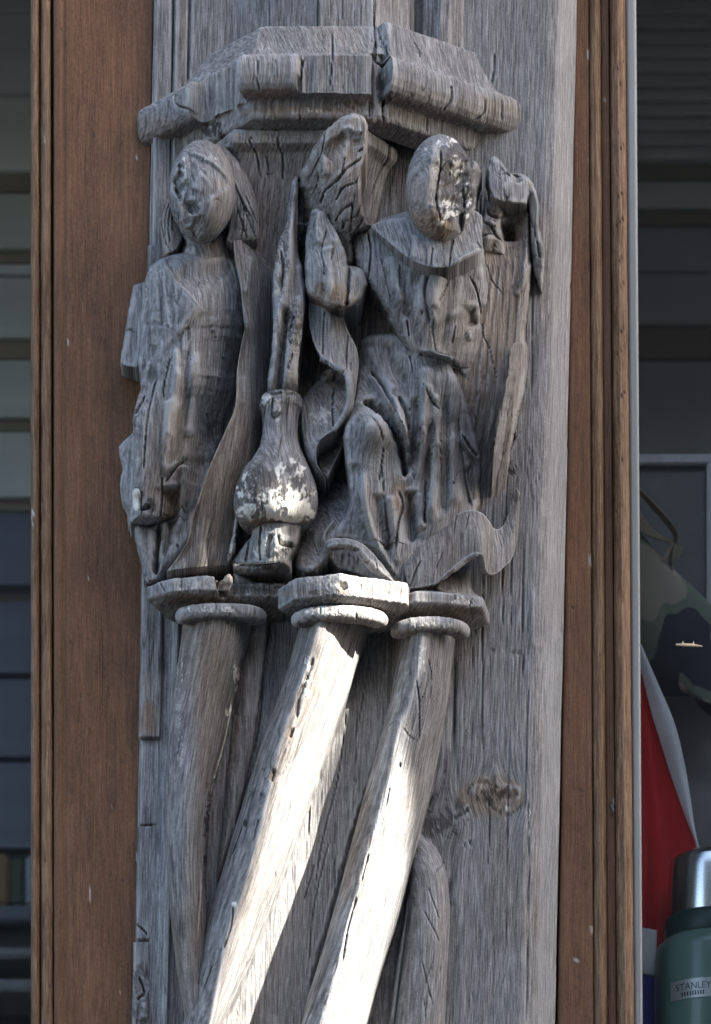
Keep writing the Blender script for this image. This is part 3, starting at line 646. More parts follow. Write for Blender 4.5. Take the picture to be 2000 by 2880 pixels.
ledge('ledge', [(782, 146), (826, 214), (955, 252), (1146, 186), (1168, 50)], (1594, 1612, 1672, 1686), post, amp=2.8,
      strokes=[('cut', Q(6, [(205, 1440), (205, 1600)]), 3, 9), ('cut', Q(6, [(460, 1500), (455, 1570)]), 4, 9), ('cut', Q(6, [(645, 1550), (650, 1620)]), 3, 8), ('cut', Q(6, [(305, 1530), (340, 1510), (370, 1540)]), 10, 14), ('fold', Q(6, [(330, 1540), (350, 1560)]), 10, -8)],
      paint=[('brown', 966, 1655, 22, 18, 1, .3, 10), ('brown', 860, 1668, 90, 18, .7, None, 1), ('dark', 930, 1668, 80, 14, .6, .5, 10), ('fleck', 980, 1635, 160, 20, .5, .5, 14)], label='middle ledge catching direct sun above the middle shaft')
ledge('ledge', [(1096, 120), (1168, 176), (1240, 170), (1358, 134), (1376, 20)], (1640, 1662, 1694, 1712), post, amp=2.0,
      strokes=[('cut', Q(6, [(1078, 1570), (1082, 1620)]), 3, 7), ('cut', Q(6, [(1195, 1600), (1175, 1660)]), 3.5, 8)],
      paint=[('fleck', 1305, 1690, 50, 18, .5, .52, 10), ('brown', 1230, 1720, 130, 18, .6, None, 1)], label='right ledge under the curling ribbon end')
relief('ledge_flare', Q(6, [(960, 1500), (1050, 1430), (1180, 1380), (1180, 1480), (1200, 1560), (1262, 1612), (1100, 1600), (960, 1560)]), [(1240, 1640, 60), (1320, 1600, 36), (1340, 1670, 34), (1280, 1680, 70)], post, edge=(16, 20), amp=1.8)
# hollow broken ledge between the two figures
relief('broken_ledge', Q(11, [(190, 1760), (340, 1780), (480, 1760), (620, 1720), (700, 1760), (720, 1830), (640, 1870), (440, 1865), (330, 1860), (220, 1840)]), [(665, 1590, 96), (720, 1600, 120), (800, 1585, 138), (810, 1620, 96), (700, 1615, 92)], post, edge=(10, 14), back=20, amp=3.0, brown=.5, paint=[('dark', 740, 1600, 110, 40, .6, .45, 24)])
relief('broken_ledge', Q(11, [(190, 1840), (270, 1870), (330, 1900), (460, 1950), (600, 1960), (620, 2020), (590, 2080), (300, 2080), (120, 2050), (110, 1950), (180, 1930)]), [(680, 1640, 60), (720, 1660, 64), (770, 1670, 60), (650, 1670, 50)], post, edge=(16, 22), amp=3.0, brown=.45, paint=[('dark', 720, 1650, 80, 30, .5, .45, 14), ('fleck', 668, 1620, 12, 30, .4, .5, 9)])

# ------------------------------------------------------------------ left figure
fig = relief('robed_figure', [(470, 720), (440, 738), (417, 766), (405, 814), (394, 899), (387, 987), (389, 1036), (398, 1091), (373, 1174), (380, 1225), (377, 1327), (374, 1381), (366, 1440), (364, 1470), (400, 1476), (440, 1472), (470, 1460), (560, 1440), (610, 1330), (650, 1180), (690, 1000), (700, 880), (690, 760), (650, 715), (560, 705)],
    [(560, 850, 142), (500, 820, 128), (430, 790, 84), (400, 900, 54), (440, 900, 104), (680, 850, 66), (672, 1000, 20), (500, 1050, 140), (600, 1050, 100), (420, 1050, 92), (440, 1300, 108), (540, 1250, 84), (610, 1200, 14), (500, 1430, 58), (400, 1440, 84), (572, 745, 96), (480, 735, 92), (640, 740, 74)], post, edge=(34, 44), amp=1.6, ragged=5, grain=1.9, flake=2.0,
    strokes=[('fold', Q(5, [(480, -100), (470, 200), (430, 500), (410, 800)]), 13, 10), ('fold', Q(5, [(560, -60), (560, 300), (520, 600), (480, 860)]), 12, -9), ('fold', Q(5, [(650, -60), (640, 300), (600, 600), (560, 860)]), 14, 9), ('fold', Q(5, [(300, -120), (290, 120), (250, 420)]), 11, -9),
             ('step', Q(2, [(455, 1155), (500, 1290), (560, 1400), (660, 1490), (720, 1560), (830, 1670)]), 4, 16, 90), ('fold', Q(2, [(480, 1260), (560, 1400), (660, 1490), (800, 1635)]), 6, 7),
             ('fold', Q(2, [(560, 1300), (700, 1330), (900, 1300), (1050, 1200)]), 22, -10), ('fold', Q(2, [(470, 1740), (440, 2000), (400, 2200)]), 12, 8), ('fold', Q(2, [(900, 1700), (900, 1840)]), 7, 9), ('cut', Q(2, [(880, 1870), (950, 1885), (1030, 1870)]), 3, 6),
             ('fold', Q(2, [(1020, 1840), (1070, 2000), (1010, 2260), (900, 2600), (800, 2900)]), 20, -15), ('cut', Q(5, [(440, 0), (390, 230), (385, 330)]), 4, 10), ('step', Q(5, [(395, 950), (378, 800), (385, 600), (392, 330)]), 3, 12, 60), ('fold', Q(5, [(300, 0), (220, 240), (180, 400), (160, 700)]), 9, 10), ('cut', Q(5, [(330, 160), (260, 500), (230, 900)]), 5, 12),
             ('cut', Q(5, [(240, 300), (170, 470)]), 5, 12), ('cut', Q(5, [(375, 930), (370, 1100), (350, 1300)]), 6, 14), ('cut', Q(5, [(400, 980), (470, 880), (550, 820)]), 7, 14), ('fold', Q(5, [(560, 850), (540, 1000), (520, 1200)]), 7, 18), ('fold', Q(5, [(440, 1000), (460, 1150), (450, 1260)]), 28, -30),
             ('fold', Q(5, [(580, 600), (640, 850), (600, 1000)]), 20, -12), ('fold', Q(5, [(720, 500), (720, 700), (640, 900)]), 14, -8), ('cut', Q(5, [(150, 1000), (210, 1050), (215, 1180), (290, 1160)]), 8, 12), ('fold', Q(5, [(180, 1030), (190, 1100)]), 12, 12),
             ('cut', Q(5, [(215, 1180), (212, 1280)]), 3, 8), ('fold', Q(5, [(500, 100), (480, 400), (430, 700)]), 18, 8), ('fold', Q(5, [(600, 0), (590, 350), (540, 650)]), 14, 6)],
    paint=[('fleck', 385, 1405, 14, 34, .9, .42, 16), ('dark', 420, 1420, 26, 26, .7, .45, 14), ('brown', 480, 1300, 120, 200, .4, None, 1), ('brown', 480, 1420, 60, 90, .9, None, 1), ('dark', 600, 1250, 60, 110, .4, .5, 24)],
    label='faceless robed figure with long hair, left half of the carving')
relief('under_robe', Q(5, [(155, 1280), (330, 1290), (380, 1000), (430, 900), (560, 820), (700, 700), (760, 900), (640, 1180), (590, 1420), (520, 1540), (410, 1660), (340, 1760), (240, 1760), (205, 1560)]), [(400, 1500, 40), (430, 1600, 30), (480, 1380, 16), (500, 1500, 30), (560, 1400, 44), (600, 1280, 40)], fig, edge=(20, 26), amp=3, ragged=4, brown=.3,
    strokes=[('cut', Q(5, [(350, 1300), (335, 1500), (330, 1700)]), 12, 28), ('fold', Q(5, [(560, 900), (535, 1100), (505, 1380)]), 7, 20), ('cut', Q(5, [(480, 1000), (440, 1300), (390, 1560)]), 14, 14), ('cut', Q(5, [(490, 1460), (500, 1480)]), 6, 10)])
relief('drapery_flap', Q(5, [(165, 560), (140, 610), (50, 690), (38, 730), (55, 800), (70, 870), (50, 960), (48, 1050), (70, 1130), (100, 1200), (115, 1310), (160, 1280), (170, 1000), (190, 700)]), [(340, 1260, 10), (370, 1300, 26), (345, 1380, 6), (372, 1430, 20)], fig, edge=(14, 16), back=-50, amp=2.2, ragged=3, rim_wear=.8, strokes=[('fold', Q(5, [(45, 740), (75, 880), (50, 1050)]), 5, 8)])
relief('book', Q(2, [(178, 1410), (280, 1375), (300, 1500), (260, 1750), (250, 2000), (215, 2160), (60, 2130), (55, 2090), (100, 1850), (140, 1600)]), [(390, 800, 18), (370, 900, 20), (345, 1020, 16), (385, 1020, 26)], fig, smooth=False, edge=(6, 8), back=-60, amp=1.8,
    strokes=[('cut', Q(2, [(110, 1830), (150, 1815), (180, 1835)]), 3, 6), ('fold', Q(2, [(200, 1500), (150, 1750), (110, 2050)]), 10, 4)], label='plain slab held at the left edge of the robed figure')
# neck and head
relief('neck', Q(2, [(610, 960), (640, 1050), (580, 1200), (540, 1300), (700, 1340), (950, 1310), (1100, 1200), (1080, 1050), (1060, 900), (800, 850)]), [(530, 680, 50), (570, 690, 80), (640, 690, 56), (560, 745, 92), (560, 785, 70), (500, 770, 50), (650, 760, 50)], fig, edge=(26, 30), back=10, amp=1.6, brown=.15, strokes=[('fold', Q(2, [(720, 1060), (730, 1150)]), 6, 5), ('cut', Q(2, [(880, 1030), (850, 1180)]), 3, 3)])
def egg(x, y, z):
    w = 1 - .16 * np.maximum(y, 0) ** 2 + .02 * y; x, z = x * w, z * (1 - .10 * np.maximum(y, 0))
    q = -.42 * x + .9 * z + .08 * y; k = np.maximum(q - .72, 0) * .62; return x + .42 * k, y - .05 * k, z - .9 * k
face_st = [('fold', Q(2, [(560, 560), (620, 520), (680, 480)]), 10, -10), ('fold', Q(2, [(690, 640), (710, 730), (760, 740)]), 16, -15), ('fold', Q(2, [(700, 700), (740, 760)]), 12, -7), ('cut', Q(2, [(600, 300), (590, 420), (560, 520), (600, 640)]), 8, 14), ('fold', Q(2, [(590, 660), (610, 780), (620, 900)]), 9, 13),
           ('cut', Q(2, [(560, 430), (545, 490)]), 10, 18), ('step', Q(2, [(640, 235), (740, 245), (880, 315), (990, 420), (1060, 540)]), 5, -9, 120), ('fold', Q(2, [(700, 850), (760, 880), (690, 930)]), 24, -12), ('cut', Q(2, [(580, 770), (600, 900), (630, 950)]), 6, 10), ('fold', Q(2, [(660, 780), (700, 800), (770, 780)]), 8, 10),
           ('cut', Q(2, [(880, 650), (930, 640), (970, 670)]), 3, 4), ('fold', Q(2, [(720, 560), (760, 460), (820, 400)]), 20, 6)]
sphere('head', (568, 540, 116), (94, 147, 92), fig, shape=egg, strokes=face_st, amp=1.1, grain=.6, rough=[(538, 620, 38, 56, 7, 12), (518, 480, 24, 56, 6, 12), (570, 480, 60, 50, 2.5, 9)],
       paint=[('fleck', 516, 480, 9, 50, .55, .5, 10), ('fleck', 575, 446, 50, 7, .5, .52, 8), ('fleck', 535, 625, 34, 34, .35, .56, 8), ('dark', 545, 590, 22, 34, .25, .5, 10), ('fleck', 552, 645, 30, 20, .4, .56, 7), ('brown', 600, 570, 60, 90, .4, None, 1)])
def hair(name, rails, **kw): return loft(name, rails, fig, shell=16, amp=1.5, **kw)
hair_lines = [('cut', Q(2, [(1060 + i * 22, 420 + i * 60), (1110 + i * 26, 650 + i * 30), (1080 + i * 36, 960)]), 3.2, 5) for i in range(6)]
loft('hair', [Q(2, [(900, 140, 120), (1010, 300, 124), (1080, 500, 118), (1075, 700, 108), (1040, 900, 92), (1010, 1010, 84)]), Q(2, [(980, 150, 90), (1120, 330, 100), (1190, 550, 104), (1200, 750, 100), (1150, 960, 90), (1100, 1050, 80)]), Q(2, [(1020, 170, 60), (1180, 380, 60), (1260, 580, 70), (1300, 780, 72), (1290, 980, 70), (1240, 1060, 60)])], fig, back=0, amp=2.0, brown=.25,
     strokes=hair_lines + [('cut', Q(2, [(1140, 640), (1200, 800), (1280, 990)]), 3.5, 6), ('cut', Q(2, [(1180, 600), (1250, 760), (1290, 860)]), 3.5, 6), ('cut', Q(2, [(1100, 700), (1150, 850), (1200, 1000)]), 3.5, 6)])
loft('hair', [Q(2, [(520, 520, 60), (450, 700, 34), (408, 830, 24), (430, 1000, 34), (455, 1145, 50)]), Q(2, [(540, 540, 70), (480, 700, 56), (470, 850, 50), (490, 1000, 50), (490, 1120, 60)]), Q(2, [(560, 560, 60), (530, 760, 50), (580, 900, 44), (610, 980, 44), (560, 1090, 60)])], fig, back=-10, amp=1.8, brown=.5,
     strokes=[('cut', Q(2, [(480, 620), (430, 800), (450, 1000)]), 3, 6), ('cut', Q(2, [(500, 660), (460, 820), (470, 1060)]), 3, 6), ('cut', Q(2, [(515, 720), (490, 850), (510, 1040)]), 3, 6), ('cut', Q(2, [(530, 780), (530, 900), (545, 1000)]), 3, 6)])
# mantle on the right of the figure
m_left = Q(2, [(1075, 1010), (1085, 1130), (1130, 1350), (1160, 1600), (1195, 1775), (1150, 1950), (1110, 2200)]) + Q(5, [(945, 400), (880, 580), (800, 750), (720, 950), (650, 1160), (600, 1280), (580, 1430), (520, 1540), (410, 1670)])
m_mid = Q(2, [(1150, 1000), (1180, 1130), (1220, 1350), (1240, 1600), (1260, 1775), (1240, 1950), (1230, 2200)]) + Q(5, [(1040, 420), (1000, 600), (920, 800), (840, 1000), (770, 1200), (740, 1320), (700, 1440), (660, 1560), (600, 1640)])
m_right = Q(2, [(1230, 1010), (1330, 1130), (1420, 1300), (1425, 1600), (1425, 1775), (1420, 1950), (1400, 2200)]) + Q(5, [(1200, 440), (1180, 620), (1120, 820), (1020, 1000), (960, 1200), (950, 1320), (920, 1440), (900, 1560), (880, 1620)])
dl = np.interp(np.arange(16), [0, 1, 4, 7, 11, 15], [86, 100, 124, 128, 120, 92]); dm = np.interp(np.arange(16), [0, 1, 4, 7, 11, 15], [80, 92, 100, 110, 110, 100]); dr = np.interp(np.arange(16), [0, 1, 4, 7, 11, 15], [20, 26, 30, 40, 64, 60])
z3 = lambda pts, dd: [(p[0], p[1], q) for p, q in zip(pts, dd)]
loft('mantle', [z3(m_left, dl), z3(m_mid, dm), z3(m_right, dr)], fig, back=-20, amp=1.8, brown=.15, rim_wear=1.0,
     strokes=[('fold', m_left, 6, 16), ('fold', Q(2, [(1240, 1140), (1210, 1350), (1170, 1520)]), 10, 8), ('fold', Q(5, [(1000, 150), (980, 400)]), 26, 5), ('cut', Q(5, [(900, 800), (820, 1100), (700, 1500)]), 2.5, 4), ('cut', Q(5, [(1000, 700), (900, 1000), (840, 1300)]), 2.5, 4)],
     paint=[('brown', 620, 1420, 80, 160, .45, None, 1)])

# ------------------------------------------------------------------ torch with flask-shaped foot between the figures
torch = relief('torch', Q(3, [(330, 565), (292, 600), (270, 720), (250, 850), (230, 990), (190, 1060), (160, 1200), (138, 1400), (132, 1600), (135, 1800), (118, 2000), (100, 2340), (320, 2340), (345, 2100), (375, 1900), (395, 1700), (412, 1530), (375, 1300), (330, 1100), (345, 900), (350, 700), (348, 575)]),
    [(835, 520, 140), (815, 640, 156), (790, 760, 172), (785, 900, 172), (830, 900, 166), (840, 800, 150), (770, 1000, 160), (825, 1060, 152), (795, 1090, 150), (795, 1115, 120)], post, edge=(16, 34), back=20, amp=2.8, ragged=3, grain=1.1, flake=5,
    strokes=[('fold', Q(3, [(330, 600), (310, 800), (285, 1050), (265, 1300), (240, 1500), (205, 1680), (170, 1900)]), 9, 12), ('fold', Q(3, [(240, 1600), (225, 1800), (205, 2000), (185, 2400)]), 11, -34), ('fold', Q(3, [(350, 1500), (310, 1800), (270, 2050), (230, 2280)]), 12, 10), ('cut', Q(3, [(200, 1150), (220, 1300), (210, 1500)]), 7, 12), ('cut', Q(3, [(310, 1700), (270, 1850), (290, 1950)]), 6, 10), ('cut', Q(3, [(300, 2000), (250, 2150)]), 4, 8), ('fold', Q(3, [(320, 700), (350, 1000), (380, 1300)]), 20, -16)],
    paint=[('dark', 790, 740, 30, 90, .6, .5, 10), ('dark', 830, 920, 24, 90, .6, .48, 12), ('fleck', 790, 900, 40, 200, .35, .58, 9)])
def lathe(name, prof, parent, d0, sq=1.0, sp=3.2, **kw):
    """prof [(row, centre x, radius)] drawn; depth radius = radius * sq"""
    p = np.asarray(prof, float); p = cr(p, len(p) * 10)
    L = np.linalg.norm(np.diff(p[:, [0, 2]], axis=0), axis=1).sum(); p = lin(p, int(L / sp))
    nu = int(2 * np.pi * p[:, 2].max() / sp); ph = np.linspace(0, 2 * np.pi, nu, endpoint=False)[None, :]
    X = p[:, 1:2] + p[:, 2:3] * np.cos(ph); Z = d0 + p[:, 2:3] * sq * np.sin(ph)
    yt = np.array([true_xy(x, y, d0 + r * sq * .7)[1] for y, x, r in p]); xt = 1000 + (X - 1000) * (1 - d0 * S / D)
    W = true_world(np.stack([xt, np.repeat(yt[:, None], nu, 1), Z], -1))
    st = kw.pop('strokes', ()); dz, ck = apply_strokes(*[drawing_of(W)[..., k] for k in (0, 1)], st); W[..., 1] -= dz * S * (np.sin(ph) > -.2)
    o = wood(name, W, parent, wrap=True, **kw)
    import bmesh
    bm = bmesh.new(); bm.from_mesh(o.data); bmesh.ops.recalc_face_normals(bm, faces=bm.faces); bm.to_mesh(o.data); bm.free(); return o
lathe('flask', [(1098, 792, 30), (1100, 792, 52), (1112, 792, 60), (1130, 791, 61), (1146, 790, 54), (1170, 789, 51), (1205, 788, 50), (1240, 787, 57), (1275, 784, 76), (1310, 779, 98), (1345, 776, 113), (1380, 775, 119), (1410, 775, 117), (1438, 775, 106), (1458, 775, 88), (1470, 776, 60), (1474, 776, 20)], post, 150, sq=.95, amp=1.6,
    strokes=[('cut', Q(11, [(640, 560), (610, 680), (590, 790)]), 3, 8), ('cut', Q(11, [(500, 260), (470, 400), (450, 600)]), 3, 6), ('cut', Q(11, [(550, 220), (545, 330), (555, 410), (630, 360)]), 5, 9), ('cut', Q(11, [(700, 220), (670, 420)]), 3, 6), ('cut', Q(11, [(450, 1180), (460, 1350)]), 3.5, 9), ('cut', Q(11, [(480, 160), (560, 190), (640, 170)]), 5, 8), ('cut', Q(11, [(670, 190), (760, 180)]), 4, 8), ('fold', Q(11, [(590, 240), (590, 380)]), 16, 5)],
    paint=[('dark', 775, 1370, 130, 80, .55, .44, 30), ('fleck', 795, 1415, 80, 62, 1, .43, 24), ('fleck', 835, 1440, 70, 40, 1, .34, 26), ('fleck', 700, 1375, 60, 60, .8, .55, 14), ('fleck', 720, 1440, 70, 32, .9, .46, 22), ('fleck', 820, 1325, 60, 45, .9, .56, 20), ('fleck', 750, 1125, 16, 30, .8, .47, 14), ('fleck', 780, 1155, 14, 40, .5, .4, 10), ('fleck', 870, 1390, 30, 60, .8, .58, 14), ('brown', 780, 1468, 100, 16, .9, None, 1)])
relief('flask_foot', Q(11, [(390, 1340), (350, 1500), (300, 1560), (210, 1680), (150, 1770), (440, 1780), (700, 1780), (720, 1700), (800, 1480), (810, 1370), (600, 1350)]), [(720, 1480, 110), (780, 1500, 150), (840, 1490, 120), (760, 1580, 130), (680, 1560, 80), (810, 1580, 110)], post, edge=(14, 22), back=10, amp=2.6, ragged=3,
    strokes=[('cut', Q(11, [(445, 1400), (430, 1580), (440, 1740)]), 5, 14), ('cut', Q(11, [(540, 1480), (515, 1600), (520, 1700)]), 9, 18), ('cut', Q(11, [(600, 1480), (620, 1560), (700, 1580), (740, 1600)]), 8, 16), ('cut', Q(11, [(810, 1440), (770, 1600), (720, 1790)]), 5, 16), ('cut', Q(11, [(330, 1540), (300, 1740)]), 4, 10), ('fold', Q(11, [(570, 1500), (570, 1680)]), 9, 9)],
    paint=[('fleck', 765, 1540, 60, 60, .7, .48, 16), ('dark', 800, 1540, 34, 20, .7, .46, 12), ('fleck', 660, 1520, 14, 60, .9, .42, 14)])
relief('painted_strip', Q(11, [(205, 1260), (235, 1300), (215, 1480), (190, 1650), (150, 1740), (130, 1700), (165, 1520), (185, 1400)]), [(665, 1460, 84), (655, 1540, 84)], post, edge=(8, 10), back=20, amp=1.6, paint=[('fleck', 660, 1510, 20, 100, .9, .45, 14), ('dark', 660, 1540, 20, 60, .8, .5, 12)])

# ------------------------------------------------------------------ angel on the right
relief('drapery_back', [(862, 640), (1000, 620), (1150, 700), (1160, 900), (1120, 1060), (1060, 1200), (990, 1420), (940, 1540), (880, 1608), (830, 1590), (850, 1480), (890, 1400), (858, 1250), (848, 1080), (856, 850)],
    [(900, 700, 10), (1000, 900, 44), (1080, 900, 70), (880, 1000, -4), (960, 1300, 22), (900, 1400, 16), (880, 1540, 84), (930, 1480, 90), (850, 1590, 96)], post, edge=(20, 26), amp=1.8, brown=.2,
    strokes=[('fold', Q(6, [(205, 1260), (225, 1180), (290, 1100)]), 6, 16), ('fold', Q(6, [(60, 1200), (140, 1290), (210, 1260)]), 24, -8), ('cut', Q(6, [(0, 1180), (60, 1150), (20, 1350)]), 4, 8), ('cut', Q(9, [(230, 740), (170, 820)]), 5, 6)])
angel = relief('winged_figure', Q(4, [(15, 900), (55, 825), (180, 785), (330, 700), (660, 640), (1000, 680), (1038, 900), (1052, 1010), (1070, 1150), (1090, 1300), (1078, 1400), (1052, 1440), (1056, 1560), (1080, 1700), (1060, 1850), (990, 1990), (880, 2010), (805, 1850), (600, 1800), (500, 1880), (440, 1720), (370, 1615), (250, 1380), (110, 1185), (40, 1060)]),
    [(1000, 690, 118), (1050, 720, 140), (1200, 850, 188), (1150, 780, 178), (1330, 760, 140), (1350, 850, 104), (1350, 960, 84), (1220, 980, 150), (1110, 900, 148), (1300, 1000, 112), (1270, 900, 152), (1370, 1040, 60)], post, edge=(18, 34), amp=1.5, ragged=5, grain=1.2, flake=2.5,
    strokes=[('fold', Q(4, [(640, 1110), (600, 1260), (610, 1400), (650, 1560)]), 5, -12), ('step', Q(4, [(650, 1580), (615, 1400), (605, 1260), (650, 1100)]), 4, 12, 80), ('fold', Q(4, [(530, 1110), (490, 1300), (455, 1500)]), 16, -10), ('cut', Q(4, [(455, 1500), (470, 1640)]), 6, 12), ('cut', Q(4, [(150, 830), (175, 970), (150, 1200)]), 6, 16),
             ('fold', Q(4, [(945, 1400), (940, 1480), (965, 1560)]), 15, -24), ('cut', Q(4, [(940, 1170), (990, 1290), (1030, 1450), (1030, 1540)]), 5, 12), ('cut', Q(4, [(570, 1440), (572, 1470)]), 6, 10), ('cut', Q(4, [(660, 1500), (655, 1620), (680, 1760)]), 3, 8), ('cut', Q(4, [(770, 1120), (760, 1250), (700, 1400)]), 3, 8), ('fold', Q(4, [(720, 1150), (690, 1300), (670, 1450)]), 14, 8), ('fold', Q(4, [(930, 1600), (945, 1680)]), 8, 10), ('fold', Q(4, [(800, 1150), (770, 1350), (740, 1600), (700, 1750)]), 12, -7), ('fold', Q(4, [(880, 1150), (850, 1400), (820, 1700)]), 12, 7), ('fold', Q(4, [(420, 1080), (440, 1300), (500, 1560), (560, 1740)]), 12, -8),
             ('fold', Q(4, [(330, 1000), (350, 1200), (420, 1400)]), 18, 8), ('cut', Q(4, [(250, 1000), (290, 1200), (330, 1380)]), 3, 8), ('cut', Q(4, [(400, 1080), (400, 1280)]), 3, 7), ('cut', Q(4, [(830, 1560), (800, 1700)]), 3, 8)],
    paint=[('brown', 1240, 920, 140, 150, .35, None, 1), ('brown', 1330, 900, 50, 80, .6, None, 1), ('brown', 1330, 1010, 80, 110, .45, None, 1)],
    label='winged angel with a broken face, right half of the carving')
relief('skirt', Q(9, [(515, 470), (640, 425), (790, 425), (880, 505), (960, 545), (1190, 600), (1200, 690), (1240, 765), (1275, 850)]) + Q(6, [(1150, 290), (1185, 420), (1242, 640), (1250, 700), (1244, 850), (1232, 1015), (1120, 1110), (900, 1240), (800, 1380), (752, 1520), (690, 1490), (560, 1330), (440, 1250), (330, 1225), (238, 1240), (300, 1130), (372, 1000), (372, 800), (350, 620), (345, 480), (420, 300), (440, 60)]),
    [(1025, 990, 66), (1090, 970, 110), (1060, 1100, 110), (1046, 1190, 190), (990, 1250, 150), (985, 1400, 140), (1060, 1380, 158), (1090, 1460, 136), (960, 1500, 112), (1010, 1505, 122), (1135, 1610, 96), (1200, 1050, 152), (1250, 1050, 140), (1150, 1280, 104), (1225, 1250, 146), (1300, 1200, 96), (1335, 1290, 64), (1338, 1400, 48), (1200, 1440, 116), (1160, 1450, 96), (1140, 1100, 130), (1270, 1400, 110)], angel, edge=(16, 26), amp=1.3, ragged=3, grain=1.0,
    strokes=[('fold', Q(6, [(890, 40), (878, 300), (855, 600), (815, 850)]), 17, 15), ('fold', Q(6, [(835, 260), (805, 600), (785, 800)]), 14, -20), ('fold', Q(6, [(965, 60), (965, 400), (945, 800), (900, 1120)]), 18, 13), ('fold', Q(6, [(915, 420), (895, 800), (872, 1140)]), 11, -16),
             ('fold', Q(6, [(1045, 60), (1072, 400), (1092, 800), (1112, 1030)]), 18, 12), ('fold', Q(6, [(1005, 260), (1015, 700), (992, 1080)]), 13, -15), ('fold', Q(9, [(560, 520), (620, 640), (700, 760), (780, 880)]), 16, 10), ('fold', Q(9, [(700, 480), (760, 640), (850, 800)]), 14, -9),
             ('cut', Q(9, [(515, 930), (600, 945), (690, 1000), (770, 1110), (820, 1260), (845, 1400), (850, 1500)]), 17, 40), ('fold', Q(9, [(565, 715), (640, 820), (730, 950), (800, 1080), (850, 1250), (862, 1450)]), 9, 20), ('cut', Q(9, [(590, 700), (680, 830), (770, 1000), (790, 1050)]), 8, 18), ('fold', Q(9, [(735, 860), (790, 960), (840, 1100), (875, 1300), (880, 1500)]), 9, 14),
             ('cut', Q(9, [(800, 880), (850, 1000), (880, 1150)]), 9, 14), ('cut', Q(6, [(855, 450), (840, 650), (805, 830)]), 9, 20), ('fold', Q(6, [(880, 180), (870, 420), (850, 640), (815, 830)]), 9, 12), ('fold', Q(6, [(785, 880), (792, 1050), (800, 1240)]), 16, -22), ('fold', Q(6, [(850, 900), (860, 1060), (850, 1160)]), 14, 14), ('cut', Q(6, [(885, 800), (880, 1000), (870, 1130)]), 6, 12),
             ('cut', Q(6, [(950, 460), (938, 560), (925, 700)]), 3, 7), ('cut', Q(6, [(868, 190), (890, 260), (950, 345), (985, 365)]), 5, 9), ('fold', Q(6, [(900, 210), (960, 330)]), 10, 9), ('step', Q(6, [(1100, 380), (1112, 520), (1135, 700), (1160, 850), (1200, 1010)]), 4, -16, 40), ('fold', Q(6, [(1115, 545), (1170, 630), (1230, 692)]), 7, 14), ('cut', Q(6, [(1125, 530), (1185, 620), (1228, 680)]), 8, 16), ('fold', Q(6, [(1150, 720), (1180, 850), (1205, 960)]), 14, -12),
             ('cut', Q(6, [(520, 385), (580, 470), (603, 580), (600, 660), (572, 860)]), 3.5, 10), ('fold', Q(6, [(480, 740), (480, 950), (520, 1150), (600, 1330), (690, 1480)]), 12, 18), ('fold', Q(6, [(560, 900), (600, 1120), (650, 1300)]), 14, -14), ('fold', Q(6, [(650, 900), (690, 1150), (700, 1400)]), 12, 10), ('cut', Q(6, [(700, 880), (735, 980), (700, 1120), (690, 1300)]), 7, 12), ('cut', Q(6, [(590, 700), (620, 1000), (640, 1200)]), 4, 8),
             ('fold', Q(6, [(420, 700), (400, 950), (380, 1150)]), 18, -10), ('cut', Q(6, [(1105, 750), (1060, 880)]), 3, 7), ('cut', Q(6, [(780, 330), (770, 600)]), 3, 7), ('cut', Q(6, [(1000, 300), (980, 600), (1000, 900)]), 3, 7), ('fold', Q(6, [(1050, 500), (1060, 800), (1090, 1000)]), 16, 8), ('cut', Q(9, [(820, 440), (880, 560), (910, 720)]), 5, 12)],
    paint=[('brown', 1130, 1400, 40, 70, .8, None, 1), ('brown', 1240, 1300, 90, 140, .3, None, 1)])
relief('belt', Q(9, [(955, 540), (1060, 556), (1130, 578), (1200, 595), (1196, 648), (1120, 632), (1050, 614), (980, 598)]), [(1190, 995, 158), (1230, 1000, 168), (1265, 1012, 158)], angel, edge=(9, 16), back=90, amp=1.8)
relief('collar', Q(4, [(180, 790), (300, 905), (470, 1042), (620, 1102), (780, 1112), (900, 1055), (1026, 980), (1032, 820), (1005, 680), (700, 620), (460, 700), (300, 735)]), [(1060, 650, 162), (1150, 720, 212), (1230, 750, 230), (1300, 730, 212), (1345, 690, 178), (1340, 610, 150), (1230, 640, 196), (1120, 630, 180)], angel, edge=(5, 6), back=80, amp=1.3, ragged=1.5,
    strokes=[('cut', Q(4, [(492, 860), (470, 1045)]), 3.5, 10), ('step', Q(4, [(470, 1050), (492, 850)]), 3, 9, 26), ('cut', Q(4, [(652, 940), (638, 1112)]), 4, 12), ('cut', Q(4, [(815, 890), (795, 960), (780, 1112)]), 4, 12), ('fold', Q(4, [(790, 1098), (900, 1030), (1026, 968)]), 6, 9), ('cut', Q(4, [(600, 960), (605, 1100)]), 2.5, 5), ('cut', Q(4, [(995, 910), (1030, 960)]), 4, 8)])
def hood(x, y, z):
    w = 1 - .10 * np.maximum(y, 0) ** 2; x = x * w
    q = .55 * x + .83 * z; k = np.maximum(q - .70, 0) * .75; return x - .5 * k, y, z - .83 * k
